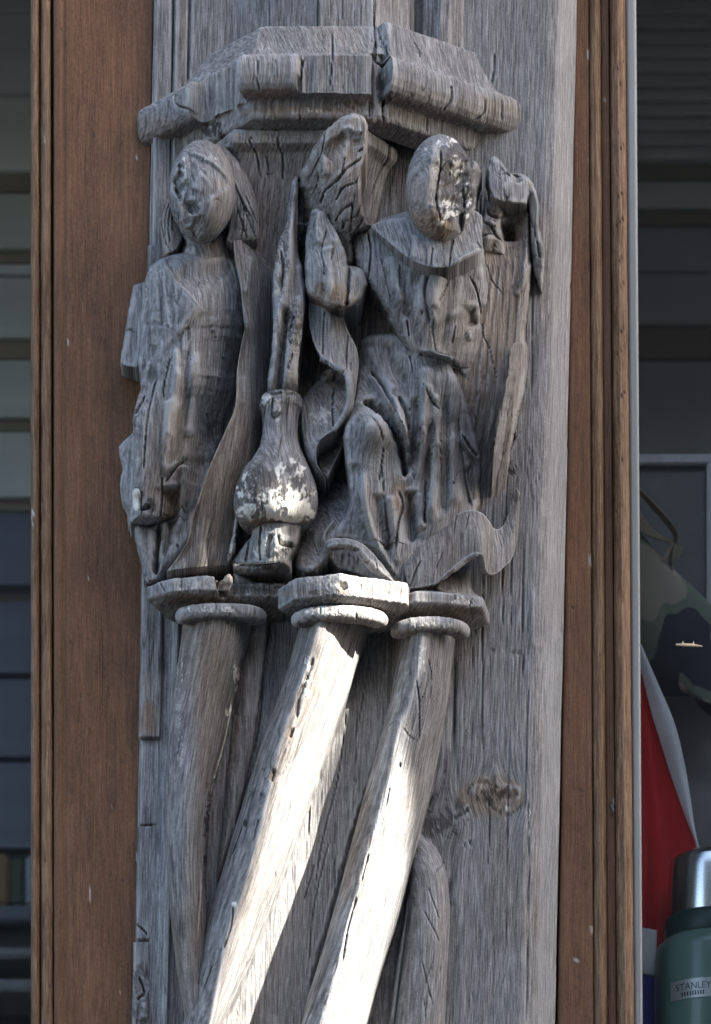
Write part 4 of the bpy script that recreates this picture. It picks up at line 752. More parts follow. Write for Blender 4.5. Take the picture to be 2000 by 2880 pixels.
sphere('head', (1238, 536, 168), (97, 158, 96), angel, shape=hood, amp=.9, grain=.35, rough=[(1285, 510, 60, 130, 12, 22), (1225, 520, 18, 120, 8, 14)],
    strokes=[('fold', Q(4, [(690, 150), (640, 280), (615, 430), (610, 600), (650, 720), (690, 800)]), 18, 12), ('cut', Q(4, [(715, 190), (715, 300), (690, 420), (680, 560), (690, 640), (720, 760)]), 7, 22), ('fold', Q(4, [(800, 280), (800, 450), (810, 640)]), 50, -24), ('fold', Q(4, [(920, 250), (960, 400), (930, 560)]), 22, 10), ('cut', Q(4, [(880, 450), (900, 560), (890, 660)]), 6, 12), ('fold', Q(4, [(740, 640), (760, 660)]), 12, -16),
             ('fold', Q(4, [(780, 350), (850, 340), (880, 380)]), 12, 8), ('cut', Q(4, [(880, 680), (875, 760), (880, 830)]), 12, 30), ('fold', Q(4, [(900, 680), (905, 780)]), 7, 14), ('cut', Q(4, [(720, 820), (670, 930)]), 3, 5), ('fold', Q(4, [(760, 150), (800, 180)]), 14, 8)],
    paint=[('dark', 1284, 500, 60, 140, .6, .34, 40), ('fleck', 1268, 468, 56, 34, 1, .54, 16), ('fleck', 1304, 530, 36, 60, .9, .59, 14), ('fleck', 1275, 398, 60, 24, .9, .56, 14), ('fleck', 1262, 588, 40, 34, .9, .57, 12), ('fleck', 1312, 580, 16, 60, .9, .54, 14), ('fleck', 1250, 625, 40, 18, .7, .56, 10), ('brown', 1200, 640, 90, 60, .9, None, 1), ('brown', 1170, 560, 40, 90, .3, None, 1), ('fleck', 1225, 470, 16, 90, .22, None, 1), ('fleck', 1187, 420, 20, 7, .6, .5, 10)])
relief('hair', Q(4, [(955, 280), (1025, 350), (1035, 420), (1000, 520), (985, 650), (960, 700), (930, 740), (930, 500)]), [(1330, 480, 120), (1345, 500, 104), (1325, 580, 130)], angel, edge=(14, 22), back=40, amp=2.6, paint=[('dark', 1335, 540, 30, 90, .5, .42, 20), ('fleck', 1322, 600, 10, 30, .8, .5, 10)])
relief('hair', Q(4, [(1065, 600), (1160, 590), (1200, 670), (1185, 780), (1205, 900), (1222, 1024), (1120, 1000), (1030, 985), (1020, 860), (1035, 700)]), [(1380, 600, 76), (1400, 640, 84), (1370, 700, 80), (1410, 710, 60)], angel, edge=(14, 24), back=-20, amp=2.8, brown=.5,
    strokes=[('cut', Q(4, [(1070, 640), (1100, 700), (1190, 720)]), 6, 14), ('fold', Q(4, [(1090, 620), (1170, 650)]), 12, 12), ('cut', Q(4, [(1040, 740), (1110, 800), (1140, 860), (1200, 900)]), 6, 14), ('fold', Q(4, [(1060, 880), (1110, 930)]), 18, 14), ('cut', Q(4, [(1040, 860), (1120, 850)]), 5, 10), ('fold', Q(4, [(1080, 760), (1150, 800)]), 10, 10), ('cut', Q(4, [(1130, 900), (1120, 990)]), 5, 10)])
# wings
wing_cut = [('cut', Q(3, [(510, 800), (560, 680), (650, 600), (750, 480), (870, 400)]), 5, 15), ('cut', Q(3, [(650, 760), (700, 660), (800, 610)]), 5, 13), ('cut', Q(3, [(640, 930), (700, 840), (790, 770)]), 5, 13), ('cut', Q(3, [(785, 770), (770, 900), (760, 1050)]), 6, 16), ('cut', Q(3, [(850, 540), (800, 620)]), 4, 10), ('cut', Q(3, [(860, 790), (810, 900)]), 4, 10), ('cut', Q(3, [(870, 900), (820, 1000)]), 4, 10), ('cut', Q(3, [(560, 200), (530, 350), (440, 560)]), 4, 9), ('fold', Q(3, [(730, 200), (650, 320), (570, 420)]), 16, -12), ('cut', Q(3, [(720, 400), (690, 560)]), 3, 8),
            ('step', Q(3, [(880, 205), (800, 215), (740, 200), (640, 250), (540, 350)]), 5, 9, 40), ('fold', Q(3, [(520, 380), (550, 480), (550, 580)]), 10, 12), ('cut', Q(3, [(480, 460), (500, 580), (460, 700)]), 3, 8), ('cut', Q(3, [(870, 330), (820, 360)]), 4, 9), ('fold', Q(3, [(360, 640), (380, 800), (400, 950)]), 18, -16), ('cut', Q(3, [(600, 950), (700, 930), (850, 880)]), 3, 8), ('fold', Q(3, [(820, 250), (830, 310)]), 14, -7), ('cut', Q(3, [(700, 990), (720, 920)]), 5, 12)]
relief('wing', Q(3, [(345, 590), (400, 450), (470, 320), (540, 220), (640, 130), (720, 75), (790, 45), (850, 55), (890, 95), (915, 180), (910, 300), (900, 380), (865, 500), (862, 640), (872, 780), (905, 900), (935, 965), (870, 1010), (780, 1060), (790, 1250), (700, 1300), (450, 1400), (330, 1350), (310, 1100), (330, 850)]),
    [(850, 510, 130), (880, 450, 160), (1000, 335, 205), (930, 480, 190), (1010, 450, 200), (900, 620, 124), (980, 620, 170), (1035, 635, 150), (860, 720, 60), (970, 720, 120)], angel, edge=(14, 26), back=10, amp=3.0, ragged=2.5, brown=.35, flake=7, strokes=wing_cut, paint=[('brown', 960, 460, 80, 120, .5, None, 1), ('dark', 860, 680, 30, 60, .6, .42, 24), ('fleck', 1015, 480, 14, 60, .25, .5, 12)], label='upright left wing, split by deep cracks')
sleeve = relief('sleeve', Q(3, [(490, 808), (450, 850), (412, 1000), (395, 1200), (398, 1400), (420, 1510), (540, 1600), (660, 1645), (760, 1622), (840, 1570), (885, 1470), (900, 1420), (850, 1310), (752, 1285), (735, 1230), (700, 1130), (640, 1010), (600, 950), (565, 860), (525, 812)]),
    [(892, 600, 150), (880, 700, 170), (915, 720, 200), (930, 800, 214), (880, 800, 180), (950, 860, 196), (1000, 800, 176), (1020, 800, 160), (965, 740, 180)], angel, edge=(18, 34), back=40, amp=3.0, grain=1.2,
    strokes=[('cut', Q(3, [(752, 1290), (740, 1450), (728, 1610)]), 8, 24), ('step', Q(3, [(470, 1130), (480, 950), (500, 830)]), 4, 12, 60), ('cut', Q(3, [(550, 1060), (530, 1180), (560, 1320)]), 4, 9), ('fold', Q(3, [(520, 1160), (600, 1150), (640, 1160)]), 8, 8), ('cut', Q(3, [(570, 1010), (545, 1090)]), 4, 8), ('cut', Q(3, [(545, 1300), (545, 1500)]), 3, 7), ('fold', Q(3, [(600, 900), (650, 1060), (710, 1200)]), 8, 6), ('cut', Q(3, [(640, 1130), (600, 1250)]), 3, 6)],
    paint=[('brown', 930, 830, 70, 50, 1, None, 1), ('dark', 950, 866, 50, 8, .6, .4, 12)])
loft('ribbon', [z3(Q(9, [(130, 165), (132, 330), (168, 490), (235, 600), (320, 655), (408, 695), (440, 770), (450, 880), (425, 1000), (328, 1160)]), [120, 130, 142, 154, 160, 168, 176, 172, 160, 140]), z3(Q(9, [(250, 200), (280, 350), (330, 500), (370, 590), (410, 650), (440, 710), (456, 790), (462, 880), (436, 1000), (332, 1164)]), [150, 150, 150, 150, 150, 158, 166, 162, 152, 134]), z3(Q(9, [(370, 230), (425, 400), (482, 520), (502, 620), (500, 700), (490, 760), (482, 830), (472, 900), (446, 1006), (336, 1168)]), [120, 126, 130, 128, 126, 132, 140, 140, 136, 126])], angel, sp=3.0, shell=14, amp=1.8,
     strokes=[('cut', Q(9, [(250, 240), (240, 400), (232, 590)]), 3, 9), ('cut', Q(9, [(425, 420), (412, 560), (412, 690)]), 3, 8), ('cut', Q(9, [(305, 260), (290, 420)]), 2.5, 6), ('fold', Q(9, [(235, 600), (320, 655), (408, 695)]), 5, 5)], label='twisting scroll ribbon hanging from the sleeve')
relief('ribbon', Q(9, [(262, 690), (350, 700), (425, 730), (445, 850), (430, 990), (330, 1158), (255, 1205), (205, 1262), (185, 1330), (205, 1440), (262, 1500), (185, 1440), (120, 1330), (80, 1190), (65, 1060), (85, 920), (170, 800)]), [(930, 1060, 70), (975, 1100, 110), (860, 1150, 96), (900, 1180, 110), (945, 1200, 128), (890, 1270, 130), (905, 1330, 120), (865, 1230, 100)], angel, edge=(8, 10), back=30, amp=1.5, rim_wear=.8,
    strokes=[('cut', Q(9, [(320, 800), (308, 1000), (318, 1160)]), 3.5, 10), ('fold', Q(9, [(325, 1155), (250, 1205), (200, 1270), (185, 1340), (205, 1440), (258, 1495)]), 6, 12), ('fold', Q(9, [(290, 720), (350, 770), (410, 780)]), 18, -26)], paint=[('fleck', 905, 1170, 45, 34, .5, .56, 8)], label='inner turn of the scroll ribbon, smooth and bluish')
relief('ribbon', Q(9, [(320, 1168), (384, 1128), (390, 1240), (348, 1360), (298, 1462), (262, 1502), (215, 1420), (196, 1330), (228, 1245)]), [(950, 1225, 70), (920, 1260, 56), (940, 1300, 86), (915, 1330, 96)], angel, edge=(5, 6), back=10, amp=1.5, strokes=[('fold', Q(9, [(386, 1140), (386, 1240), (345, 1360), (295, 1462), (262, 1498)]), 5, 12), ('fold', Q(9, [(250, 1270), (300, 1220), (340, 1190)]), 16, -16)])
rt = z3(Q(6, [(725, 1300), (850, 1190), (1000, 1092), (1110, 1036), (1190, 1018), (1258, 1040), (1308, 1100), (1345, 1145), (1400, 1120), (1440, 1020), (1485, 868)]), [92, 90, 88, 86, 84, 80, 54, 34, 24, 18, 8])
rb = z3(Q(6, [(770, 1540), (950, 1505), (1085, 1392), (1150, 1338), (1212, 1312), (1262, 1322), (1284, 1420), (1330, 1446), (1400, 1398), (1470, 1300), (1514, 990)]), [98, 98, 98, 100, 106, 104, 70, 50, 40, 30, 8])
rm = [tuple((np.array(a) + np.array(b)) / 2 + np.array([0, 0, 8])) for a, b in zip(rt, rb)]
loft('ribbon', [rt, rm, rb], angel, sp=3.0, shell=14, amp=1.8, brown=.15,
     strokes=[('cut', Q(6, [(1090, 1050), (1070, 1180)]), 3, 8), ('cut', Q(6, [(1170, 1050), (1150, 1150)]), 3, 7), ('cut', Q(6, [(860, 1340), (820, 1420), (780, 1530)]), 3, 8), ('cut', Q(6, [(1000, 1290), (950, 1420)]), 2.5, 5), ('fold', Q(6, [(960, 1500), (1090, 1390), (1200, 1315), (1260, 1325)]), 4, 5)], label='broad scroll ribbon curling off to the right at the hem')
# right wing
feather_lines = []
for k, (xt, xm, xb) in enumerate(((1395, 1352, 1300), (1412, 1376, 1330), (1428, 1400, 1358), (1446, 1424, 1380), (1464, 1446, 1398))):
    pl_ = [(xb, 1310 - k * 16), ((xb + xm) / 2 + 8, 1150), (xm, 980), ((xm + xt) / 2 + 4, 820), (xt, 690)]
    feather_lines += [('step', pl_, 5, 4.5, 24)]
wing = relief('wing', Q(10, [(245, 470), (370, 380), (530, 390), (556, 600), (562, 790), (545, 1030), (520, 1260), (535, 1330), (535, 1500), (508, 1640), (470, 1800), (430, 2000), (415, 2200), (390, 2380), (180, 2380), (120, 1900), (60, 1700), (20, 1420), (80, 1150), (200, 800)]),
    [(1390, 600, 66), (1470, 590, 50), (1400, 800, 70), (1470, 800, 50), (1455, 960, 46), (1370, 1000, 76), (1430, 1150, 46), (1400, 1290, 16), (1405, 1400, -2), (1340, 1400, 6), (1320, 1130, 78), (1480, 700, 44), (1430, 650, 40)], angel, edge=(14, 34), back=-30, amp=1.6, ragged=3, brown=.4, grain=1.2, flake=2,
    strokes=feather_lines + [('fold', Q(10, [(538, 400), (545, 540), (520, 800), (500, 1000)]), 7, 8), ('fold', Q(10, [(560, 790), (520, 900), (460, 1010)]), 6, 8), ('fold', Q(10, [(415, 500), (422, 570), (424, 640)]), 17, -38), ('cut', Q(10, [(270, 780), (310, 900), (380, 990)]), 3, 5), ('cut', Q(10, [(240, 1150), (255, 1260), (290, 1340), (345, 1560)]), 3, 6), ('fold', Q(10, [(400, 420), (440, 470), (430, 520)]), 26, -10)],
    paint=[('brown', 1420, 760, 80, 190, .4, None, 1)], label='broken right wing sweeping down against the post')
relief('wing_stump', Q(10, [(272, 190), (290, 110), (320, 92), (352, 108), (385, 150), (415, 188), (455, 215), (490, 205), (545, 240), (552, 330), (528, 402), (440, 396), (370, 385), (300, 365), (282, 280)]), [(1375, 480, 100), (1385, 545, 112), (1420, 520, 112), (1480, 520, 84), (1470, 565, 90)], angel, smooth=False, edge=(7, 10), back=44, amp=2.6, grain=1.3, strokes=[('fold', Q(10, [(470, 210), (480, 260)]), 10, -8), ('cut', Q(10, [(405, 185), (420, 220)]), 4, 8), ('cut', Q(10, [(400, 330), (410, 395)]), 3, 8), ('cut', Q(10, [(300, 300), (310, 360)]), 3, 8)])
relief('feather', Q(10, [(490, 205), (530, 222), (590, 300), (615, 400), (608, 520), (635, 650), (650, 760), (638, 900), (624, 972), (592, 880), (576, 780), (562, 690), (556, 560), (545, 430), (520, 330), (505, 260)]), [(1480, 510, 78), (1510, 570, 66), (1510, 680, 58), (1525, 760, 44), (1521, 815, 20)], angel, edge=(10, 18), back=-30, amp=3.0, ragged=3, strokes=[('cut', Q(10, [(545, 440), (580, 560), (590, 620)]), 5, 12), ('cut', Q(10, [(600, 640), (620, 760)]), 4, 9), ('fold', Q(10, [(560, 300), (600, 420), (600, 560)]), 7, 7)], paint=[('dark', 1512, 720, 26, 60, .4, .5, 9)])
relief('feather', Q(10, [(430, 1330), (480, 1290), (560, 1335), (548, 1500), (506, 1645), (470, 1800), (430, 1960), (385, 2080), (322, 1990), (345, 1820), (385, 1660), (415, 1480)]), [(1460, 980, 34), (1440, 1100, 40), (1420, 1220, 36), (1410, 1290, 20)], angel, edge=(14, 18), back=-30, amp=2.6, ragged=3, brown=.2, strokes=[('cut', Q(10, [(515, 1290), (490, 1450), (495, 1620)]), 6, 14), ('cut', Q(10, [(400, 1800), (410, 1825)]), 7, 8), ('cut', Q(10, [(450, 1330), (420, 1500), (400, 1640)]), 3, 7)])
# hem and foot in the sun
ho = Q(6, [(205, 1300), (238, 1222), (340, 1206), (440, 1228), (520, 1285), (600, 1378), (700, 1508)]); hi = Q(6, [(246, 1322), (262, 1296), (340, 1284), (418, 1296), (470, 1368), (545, 1438), (694, 1516)])
loft('hem', [z3(ho, [100, 126, 136, 140, 140, 134, 116]), z3([tuple((np.array(a) + np.array(b)) / 2) for a, b in zip(ho, hi)], [110, 138, 148, 152, 152, 144, 122]), z3(hi, [96, 116, 126, 134, 134, 130, 114])], angel, sp=3.0, shell=12, amp=1.8, strokes=[('cut', Q(6, [(560, 1360), (570, 1430)]), 3, 7)], paint=[('dark', 975, 1545, 50, 8, .7, .45, 9)])
relief('foot', Q(6, [(240, 1320), (270, 1290), (340, 1275), (430, 1290), (480, 1370), (600, 1460), (700, 1515), (560, 1490), (420, 1440), (320, 1410), (270, 1370)]), [(940, 1560, 92), (980, 1555, 98), (1010, 1590, 98), (1080, 1620, 94), (960, 1590, 88)], angel, edge=(8, 8), back=40, amp=2.4, strokes=[('cut', Q(6, [(335, 1310), (332, 1410)]), 4, 9), ('cut', Q(6, [(440, 1300), (440, 1400)]), 3, 8), ('cut', Q(6, [(380, 1300), (385, 1400)]), 2.5, 6)], paint=[('fleck', 930, 1562, 14, 14, .5, .45, 9)])

# ------------------------------------------------------------------ stained window casings
def specks(x0, x1, n, seed):
    r = random.Random(seed); out = []
    for _ in range(n):
        x, y = r.uniform(x0, x1), r.uniform(-60, 2940); k = r.random()
        if k < .6: out.append(('dark', x, y, r.uniform(2, 5), r.uniform(4, 14), r.uniform(.35, .8), None, 1))
        elif k < .68: out.append(('fleck', x, y, r.uniform(1.5, 3), r.uniform(5, 26), r.uniform(.15, .5), None, 1))
        else: out.append(('dark', x, y, r.uniform(8, 22), r.uniform(60, 220), r.uniform(.12, .3), .46, 30))
    return out
def casing(label, parts):
    t = empty('window_casing', label, 'window frame')
    for nm, mat, top, bot, kw in parts: vboard(nm, top, bot, t, mat=M[mat], spx=4, spy=9, amp=.5, **kw)
    return t
casing('brown stained timber casing left of the post, with beads along the glass', [
    ('board', 'stain', [(150, -140), (151, -84), (156, -80), (170, -78), (176, -82), (182, -82), (186, -77), (430, -76), (438, -100)], [(150, -140), (152, -84), (158, -80), (176, -78), (182, -82), (188, -82), (192, -77), (384, -76), (396, -100)],
     dict(strokes=[('cut', [(394, 38), (396, 46)], 4, 4), ('cut', [(345, 160), (350, 172)], 5, 4), ('cut', Q(7, [(0, 0), (1, 1)]), 1, 0)], paint=[('fleck', 253, 2515, 3, 26, .6, None, 1), ('fleck', 384, 2400, 2.5, 40, .6, .4, 20), ('fleck', 385, 440, 4, 6, .7, None, 1), ('fleck', 250, 1625, 2.5, 9, .5, None, 1), ('dark', 300, 2140, 60, 12, .3, .5, 14)] + specks(170, 400, 46, 5))),
    ('bead', 'bead', [(112, -150), (114, -92), (118, -82), (128, -77), (138, -80), (142, -90), (143, -150)], [(112, -150), (115, -92), (120, -82), (132, -77), (144, -80), (149, -90), (150, -150)], dict(paint=specks(114, 146, 16, 7))),
    ('bead', 'bead', [(86, -150), (87, -92), (91, -80), (99, -76), (107, -82), (110, -92), (111, -150)], [(87, -150), (88, -92), (92, -80), (101, -76), (108, -82), (112, -92), (113, -150)], dict(brown=.3, paint=[('fleck', 92, 1450, 4, 40, .6, .5, 10)]))])
casing('brown stained timber casing right of the post, its beads worn by weather', [
    ('board', 'stain', [(1615, -140), (1618, -92), (1622, -88), (1654, -86), (1656, -92), (1656, -140)], [(1566, -140), (1568, -92), (1572, -88), (1668, -86), (1671, -92), (1671, -140)], dict(strokes=[('cut', [(1655, 745), (1657, 760)], 5, 8)], paint=[('fleck', 1655, 152, 4, 14, .8, .3, 8), ('fleck', 1617, 2690, 8, 30, .8, .5, 10), ('fleck', 1654, 455, 3, 5, .8, None, 1), ('fleck', 1660, 1580, 7, 26, .45, .5, 9), ('fleck', 1658, 2650, 4, 60, .4, .55, 8)] + specks(1600, 1668, 18, 6))),
    ('bead', 'bead', [(1656, -140), (1657, -92), (1661, -82), (1672, -78), (1684, -82), (1689, -92), (1690, -140)], [(1671, -140), (1672, -92), (1678, -82), (1690, -78), (1702, -82), (1709, -92), (1710, -140)], dict(strokes=[('cut', [(1684, 1800), (1692, 1806)], 5, 8), ('cut', [(1682, 1836), (1690, 1842)], 6, 8)], brown=.25)),
    ('groove_strip', 'stain', [(1689, -140), (1690, -100), (1712, -100), (1713, -140)], [(1709, -140), (1710, -100), (1734, -100), (1735, -140)], dict(paint=[('dark', 1722, 2275, 10, 34, .6, .4, 14), ('fleck', 1724, 2270, 9, 30, .4, .55, 7), ('fleck', 1691, 350, 3, 4, .9, None, 1), ('fleck', 1700, 285, 12, 5, .4, .4, 9)])),
    ('bead', 'bead', [(1714, -140), (1715, -96), (1720, -78), (1735, -68), (1750, -76), (1758, -92), (1759, -140)], [(1735, -140), (1736, -96), (1742, -78), (1758, -68), (1774, -76), (1783, -92), (1784, -140)],
     dict(strokes=[('cut', [(1731, 120 + k * 62 + (k * 37 % 23)), (1745, 106 + k * 62 + (k * 37 % 23)), (1757, 92 + k * 62 + (k * 37 % 23))], 2.6, 4) for k in range(22)]))])
flat_mat('grey_metal', (.27, .28, .27), .45, vscale=(60, 60, 3))
bar = vboard('glazing_bar', [(1760, -180), (1760, -102), (1789, -100), (1790, -180)], [(1785, -180), (1785, -102), (1807, -100), (1808, -180)], None, mat=M['grey_metal'], spx=10, spy=60, amp=.1)
tag(bar, 'narrow grey metal glazing bar along the right casing', 'glazing bar')

# ------------------------------------------------------------------ glass
gm = bpy.data.materials.new('window_glass'); gm.use_nodes = True; nt = gm.node_tree; nt.nodes.clear()
o_ = nt.nodes.new('ShaderNodeOutputMaterial'); mx = nt.nodes.new('ShaderNodeMixShader'); tr = nt.nodes.new('ShaderNodeBsdfTransparent'); gl = nt.nodes.new('ShaderNodeBsdfGlossy'); fr = nt.nodes.new('ShaderNodeFresnel')
fr.inputs[0].default_value = 1.38; gl.inputs['Roughness'].default_value = .02; tr.inputs[0].default_value = (.965, .975, .97, 1)
nt.links.new(fr.outputs[0], mx.inputs[0]); nt.links.new(tr.outputs[0], mx.inputs[1]); nt.links.new(gl.outputs[0], mx.inputs[2]); nt.links.new(mx.outputs[0], o_.inputs[0])
tag(box_px('window_pane', -2600, 94, -640, 3640, -146, -130, None, gm), 'dark shop window pane left of the brown casing', 'window')
tag(box_px('window_pane', 1782, 4600, -640, 3640, -146, -130, None, gm), 'shop window pane at the right with a flask and flag behind it', 'window')

# ------------------------------------------------------------------ behind the left window: boards standing in for reflected siding, and shelves
flat_mat('slate_boards', (.74, .78, .75), .6, vscale=(3, 3, 30)); flat_mat('navy_boards', (.115, .13, .17), .5, vscale=(3, 3, 30)); flat_mat('brown_batten', (.26, .21, .15), .7, vscale=(3, 3, 30))
flat_mat('pale_shelf', (.22, .24, .25), .5); flat_mat('orange_card', (.22, .13, .05), .6); flat_mat('white_card', (.30, .36, .40), .6); flat_mat('green_card', (.05, .07, .035), .6); flat_mat('dark_card', (.02, .023, .026), .6)
flat_mat('grey_green_boards', (.56, .585, .55), .6, vscale=(3, 3, 30))
LW = empty('board_wall', 'blurred grey and navy boarded wall behind the left pane', 'wall')  # built in place of the siding mirrored in the glass
DW = -2200
def board(y0, y1, mat, x0, x1, parent, d=DW, lean=18, name='board'):
    a, b = P(x0, y0, d), P(x1, y1, d); V = []
    for z, off in ((a[2], 0), (b[2], lean)):
        for x in (a[0], b[0]):
            V += [(x, (-d - off) * S, z), (x, (-d + 60) * S, z)]
    F = [(0, 2, 6, 4), (1, 5, 7, 3), (0, 4, 5, 1), (2, 3, 7, 6), (0, 1, 3, 2), (4, 6, 7, 5)]
    return link(name, raw_mesh(name, V, F, False), parent, M[mat])
for y0, y1, m in ((-640, -190, 'slate_boards'), (-186, 36, 'slate_boards'), (42, 268, 'slate_boards'), (276, 488, 'slate_boards'), (545, 706, 'grey_green_boards'), (744, 776, 'slate_boards'), (782, 956, 'grey_green_boards'), (1014, 1180, 'grey_green_boards'), (1216, 1404, 'grey_green_boards'),
                  (1442, 1650, 'navy_boards'), (1692, 1898, 'navy_boards'), (1912, 2132, 'navy_boards'), (2146, 2390, 'navy_boards')): board(y0, y1, m, -2600, 700, LW)
for y0, y1 in ((492, 542), (710, 742), (960, 1010), (1184, 1212), (1408, 1438)): board(y0, y1, 'brown_batten', -2600, 700, LW, d=DW - 8, lean=4, name='batten')  # brown strips put in for the shadow gaps below the siding boards
SH = empty('shelf_unit', 'dark shelf with small boxes at the lower left behind the pane', 'shelf')
box_px('back_panel', -2600, 700, 2400, 3640, DW - 60, DW - 20, SH, M['dark_card'])
box_px('shelf_board', -2600, 700, 2664, 2692, DW, DW + 300, SH, M['pale_shelf'], .002); box_px('shelf_board', -2600, 700, 2752, 2786, DW, DW + 260, SH, M['pale_shelf'], .002); box_px('shelf_board', -2600, 700, 2545, 2590, DW, DW + 60, SH, M['navy_boards'], .002)
for nm, lab, x0, x1, y0, y1, mt in (('carton', 'small orange box on the shelf behind the left pane', -60, 26, 2398, 2545, 'orange_card'), ('carton', 'small dark green box on the shelf behind the left pane', 30, 68, 2410, 2545, 'green_card'), ('carton', 'small pale box beside the casing on the shelf', 72, 128, 2402, 2545, 'white_card')):
    tag(box_px(nm, x0, x1, y0, y1, DW, DW + 58, None, M[mt], .003), lab, 'box', 'boxes on the shelf behind the left pane')

# ------------------------------------------------------------------ behind the right window
RW = empty('slatted_wall', 'blurred grey slatted wall with brown battens behind the right pane', 'wall')  # made-up slats that take the place of reflections in the glass
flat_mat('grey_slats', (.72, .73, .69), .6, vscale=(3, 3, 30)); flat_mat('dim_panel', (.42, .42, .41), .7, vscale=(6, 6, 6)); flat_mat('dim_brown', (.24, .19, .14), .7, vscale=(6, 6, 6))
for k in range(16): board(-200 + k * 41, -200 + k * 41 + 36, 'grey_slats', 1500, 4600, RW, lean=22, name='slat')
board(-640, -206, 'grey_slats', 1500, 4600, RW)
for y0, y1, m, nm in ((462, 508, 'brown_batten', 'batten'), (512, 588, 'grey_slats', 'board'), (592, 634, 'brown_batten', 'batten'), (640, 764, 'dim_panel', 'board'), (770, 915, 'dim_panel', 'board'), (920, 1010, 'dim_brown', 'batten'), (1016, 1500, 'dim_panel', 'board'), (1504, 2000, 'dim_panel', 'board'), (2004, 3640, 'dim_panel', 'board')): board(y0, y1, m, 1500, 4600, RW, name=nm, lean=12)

flat_mat('frame_white', (.7, .72, .75), .5); flat_mat('frame_backing', (.16, .17, .175), .5)
PF = empty('picture_frame', 'thin pale frame round a dark panel behind the jacket', 'frame')
box_px('rail', 1760, 2012, 1276, 1302, -1010, -985, PF, M['frame_white'], .001); box_px('stile', 1988, 2012, 1302, 2300, -1010, -985, PF, M['frame_white'], .001); box_px('stile', 1736, 1760, 1276, 2300, -1010, -985, PF, M['frame_white'], .001); box_px('backing', 1760, 1988, 1302, 2300, -1020, -1012, PF, M['frame_backing'])

# camouflage jacket with strap
m, nt, b, out = newmat('camouflage_cloth'); tc = node(nt, 'ShaderNodeTexCoord').outputs['Object']
n = noise_(nt, tc, (16, 16, 13), 1.2, .4, .5); c = ramp_(nt, n, [(.0, (.04, .045, .065)), (.43, (.04, .045, .065)), (.445, (.19, .22, .165)), (.53, (.19, .22, .165)), (.545, (.38, .33, .26)), (1, (.38, .33, .26))])
nt.links.new(c, b.inputs['Base Color']); b.inputs['Roughness'].default_value = .9
M['camo'] = m
flat_mat('strap_webbing', (.32, .28, .20), .8); flat_mat('dark_cloth', (.02, .022, .026), .9)
def cloth(name, rows, parent, mat, n=26, th=.002):
    R_ = np.stack([cr(r, n) for r in rows], 0); R_ = np.stack([cr(R_[:, j], n) for j in range(n)], 1)
    W = world_of(R_); N = grid_normals(W)
    if N[..., 1].mean() > 0: N = -N
    V = np.vstack([W.reshape(-1, 3), (W - N * th).reshape(-1, 3)]); I = np.arange(n * n).reshape(n, n); q = np.stack([I[:-1, :-1], I[1:, :-1], I[1:, 1:], I[:-1, 1:]], -1).reshape(-1, 4)
    rim = np.r_[I[0], I[1:, -1], I[-1, -2::-1], I[-2:0:-1, 0]]; nx = np.roll(rim, -1)
    F = np.vstack([q, q[:, ::-1] + n * n, np.stack([rim, nx, nx + n * n, rim + n * n], -1)])
    me = quad_mesh(name, V, F)
    import bmesh
    bm = bmesh.new(); bm.from_mesh(me); bmesh.ops.recalc_face_normals(bm, faces=bm.faces); bm.to_mesh(me); bm.free()
    return link(name, me, parent, M[mat])
JK = empty('camouflage_jacket', 'camouflage patterned jacket hanging behind the right pane above the flag', 'jacket')
cloth('body', [[(1740, 1500, -640), (1790, 1490, -600), (1830, 1530, -600), (1860, 1570, -640)], [(1740, 1600, -600), (1800, 1600, -560), (1880, 1620, -570), (1990, 1690, -640)], [(1740, 1720, -580), (1820, 1720, -540), (1900, 1740, -560), (2040, 1760, -620)], [(1740, 1820, -600), (1830, 1830, -560), (1930, 1830, -560), (2060, 1830, -620)], [(1760, 1900, -640), (1860, 1910, -600), (1940, 1925, -580), (2060, 1930, -620)], [(1780, 1960, -680), (1880, 1960, -640), (1960, 1960, -600), (2060, 1990, -640)]], JK, 'camo')
cloth('sleeve', [[(1935, 1840, -540), (1980, 1830, -520), (2040, 1830, -540)], [(1910, 1900, -530), (1970, 1890, -500), (2040, 1890, -530)], [(1915, 1940, -530), (1960, 1945, -500), (2040, 1940, -530)], [(1950, 1960, -540), (1985, 1975, -510), (2040, 1985, -530)]], JK, 'camo')
cloth('cuff', [[(1948, 1955, -560), (2000, 1970, -550), (2050, 1975, -560)], [(1965, 1985, -560), (2005, 2000, -550), (2050, 2005, -560)], [(1990, 2010, -570), (2020, 2020, -560), (2050, 2025, -570)]], JK, 'dark_cloth')
ST = [[(1770, 1340, -620), (1800, 1380, -600), (1860, 1440, -590), (1900, 1490, -590), (1905, 1520, -590), (1890, 1570, -590), (1888, 1620, -590)], [(1770, 1352, -650), (1798, 1392, -630), (1852, 1452, -630), (1890, 1500, -630), (1893, 1525, -630), (1880, 1575, -630), (1884, 1625, -630)]]
cloth('strap', ST, JK, 'strap_webbing'); cloth('strap', [[(1770, 1415, -580), (1800, 1440, -570), (1840, 1490, -570), (1888, 1520, -580)], [(1770, 1470, -580), (1800, 1495, -570), (1840, 1512, -570), (1890, 1526, -580)]], JK, 'strap_webbing'); cloth('strap', [[(1890, 1522, -580), (1870, 1560, -580), (1850, 1590, -580)], [(1896, 1528, -584), (1877, 1566, -584), (1857, 1596, -584)]], JK, 'strap_webbing')
cloth('strap_tab', [[(1893, 1525, -575), (1915, 1535, -570)], [(1892, 1550, -575), (1918, 1545, -570)], [(1888, 1580, -575), (1902, 1568, -570)]], JK, 'strap_webbing', n=10)
flat_mat('pale_cloth', (.3, .31, .32), .9)
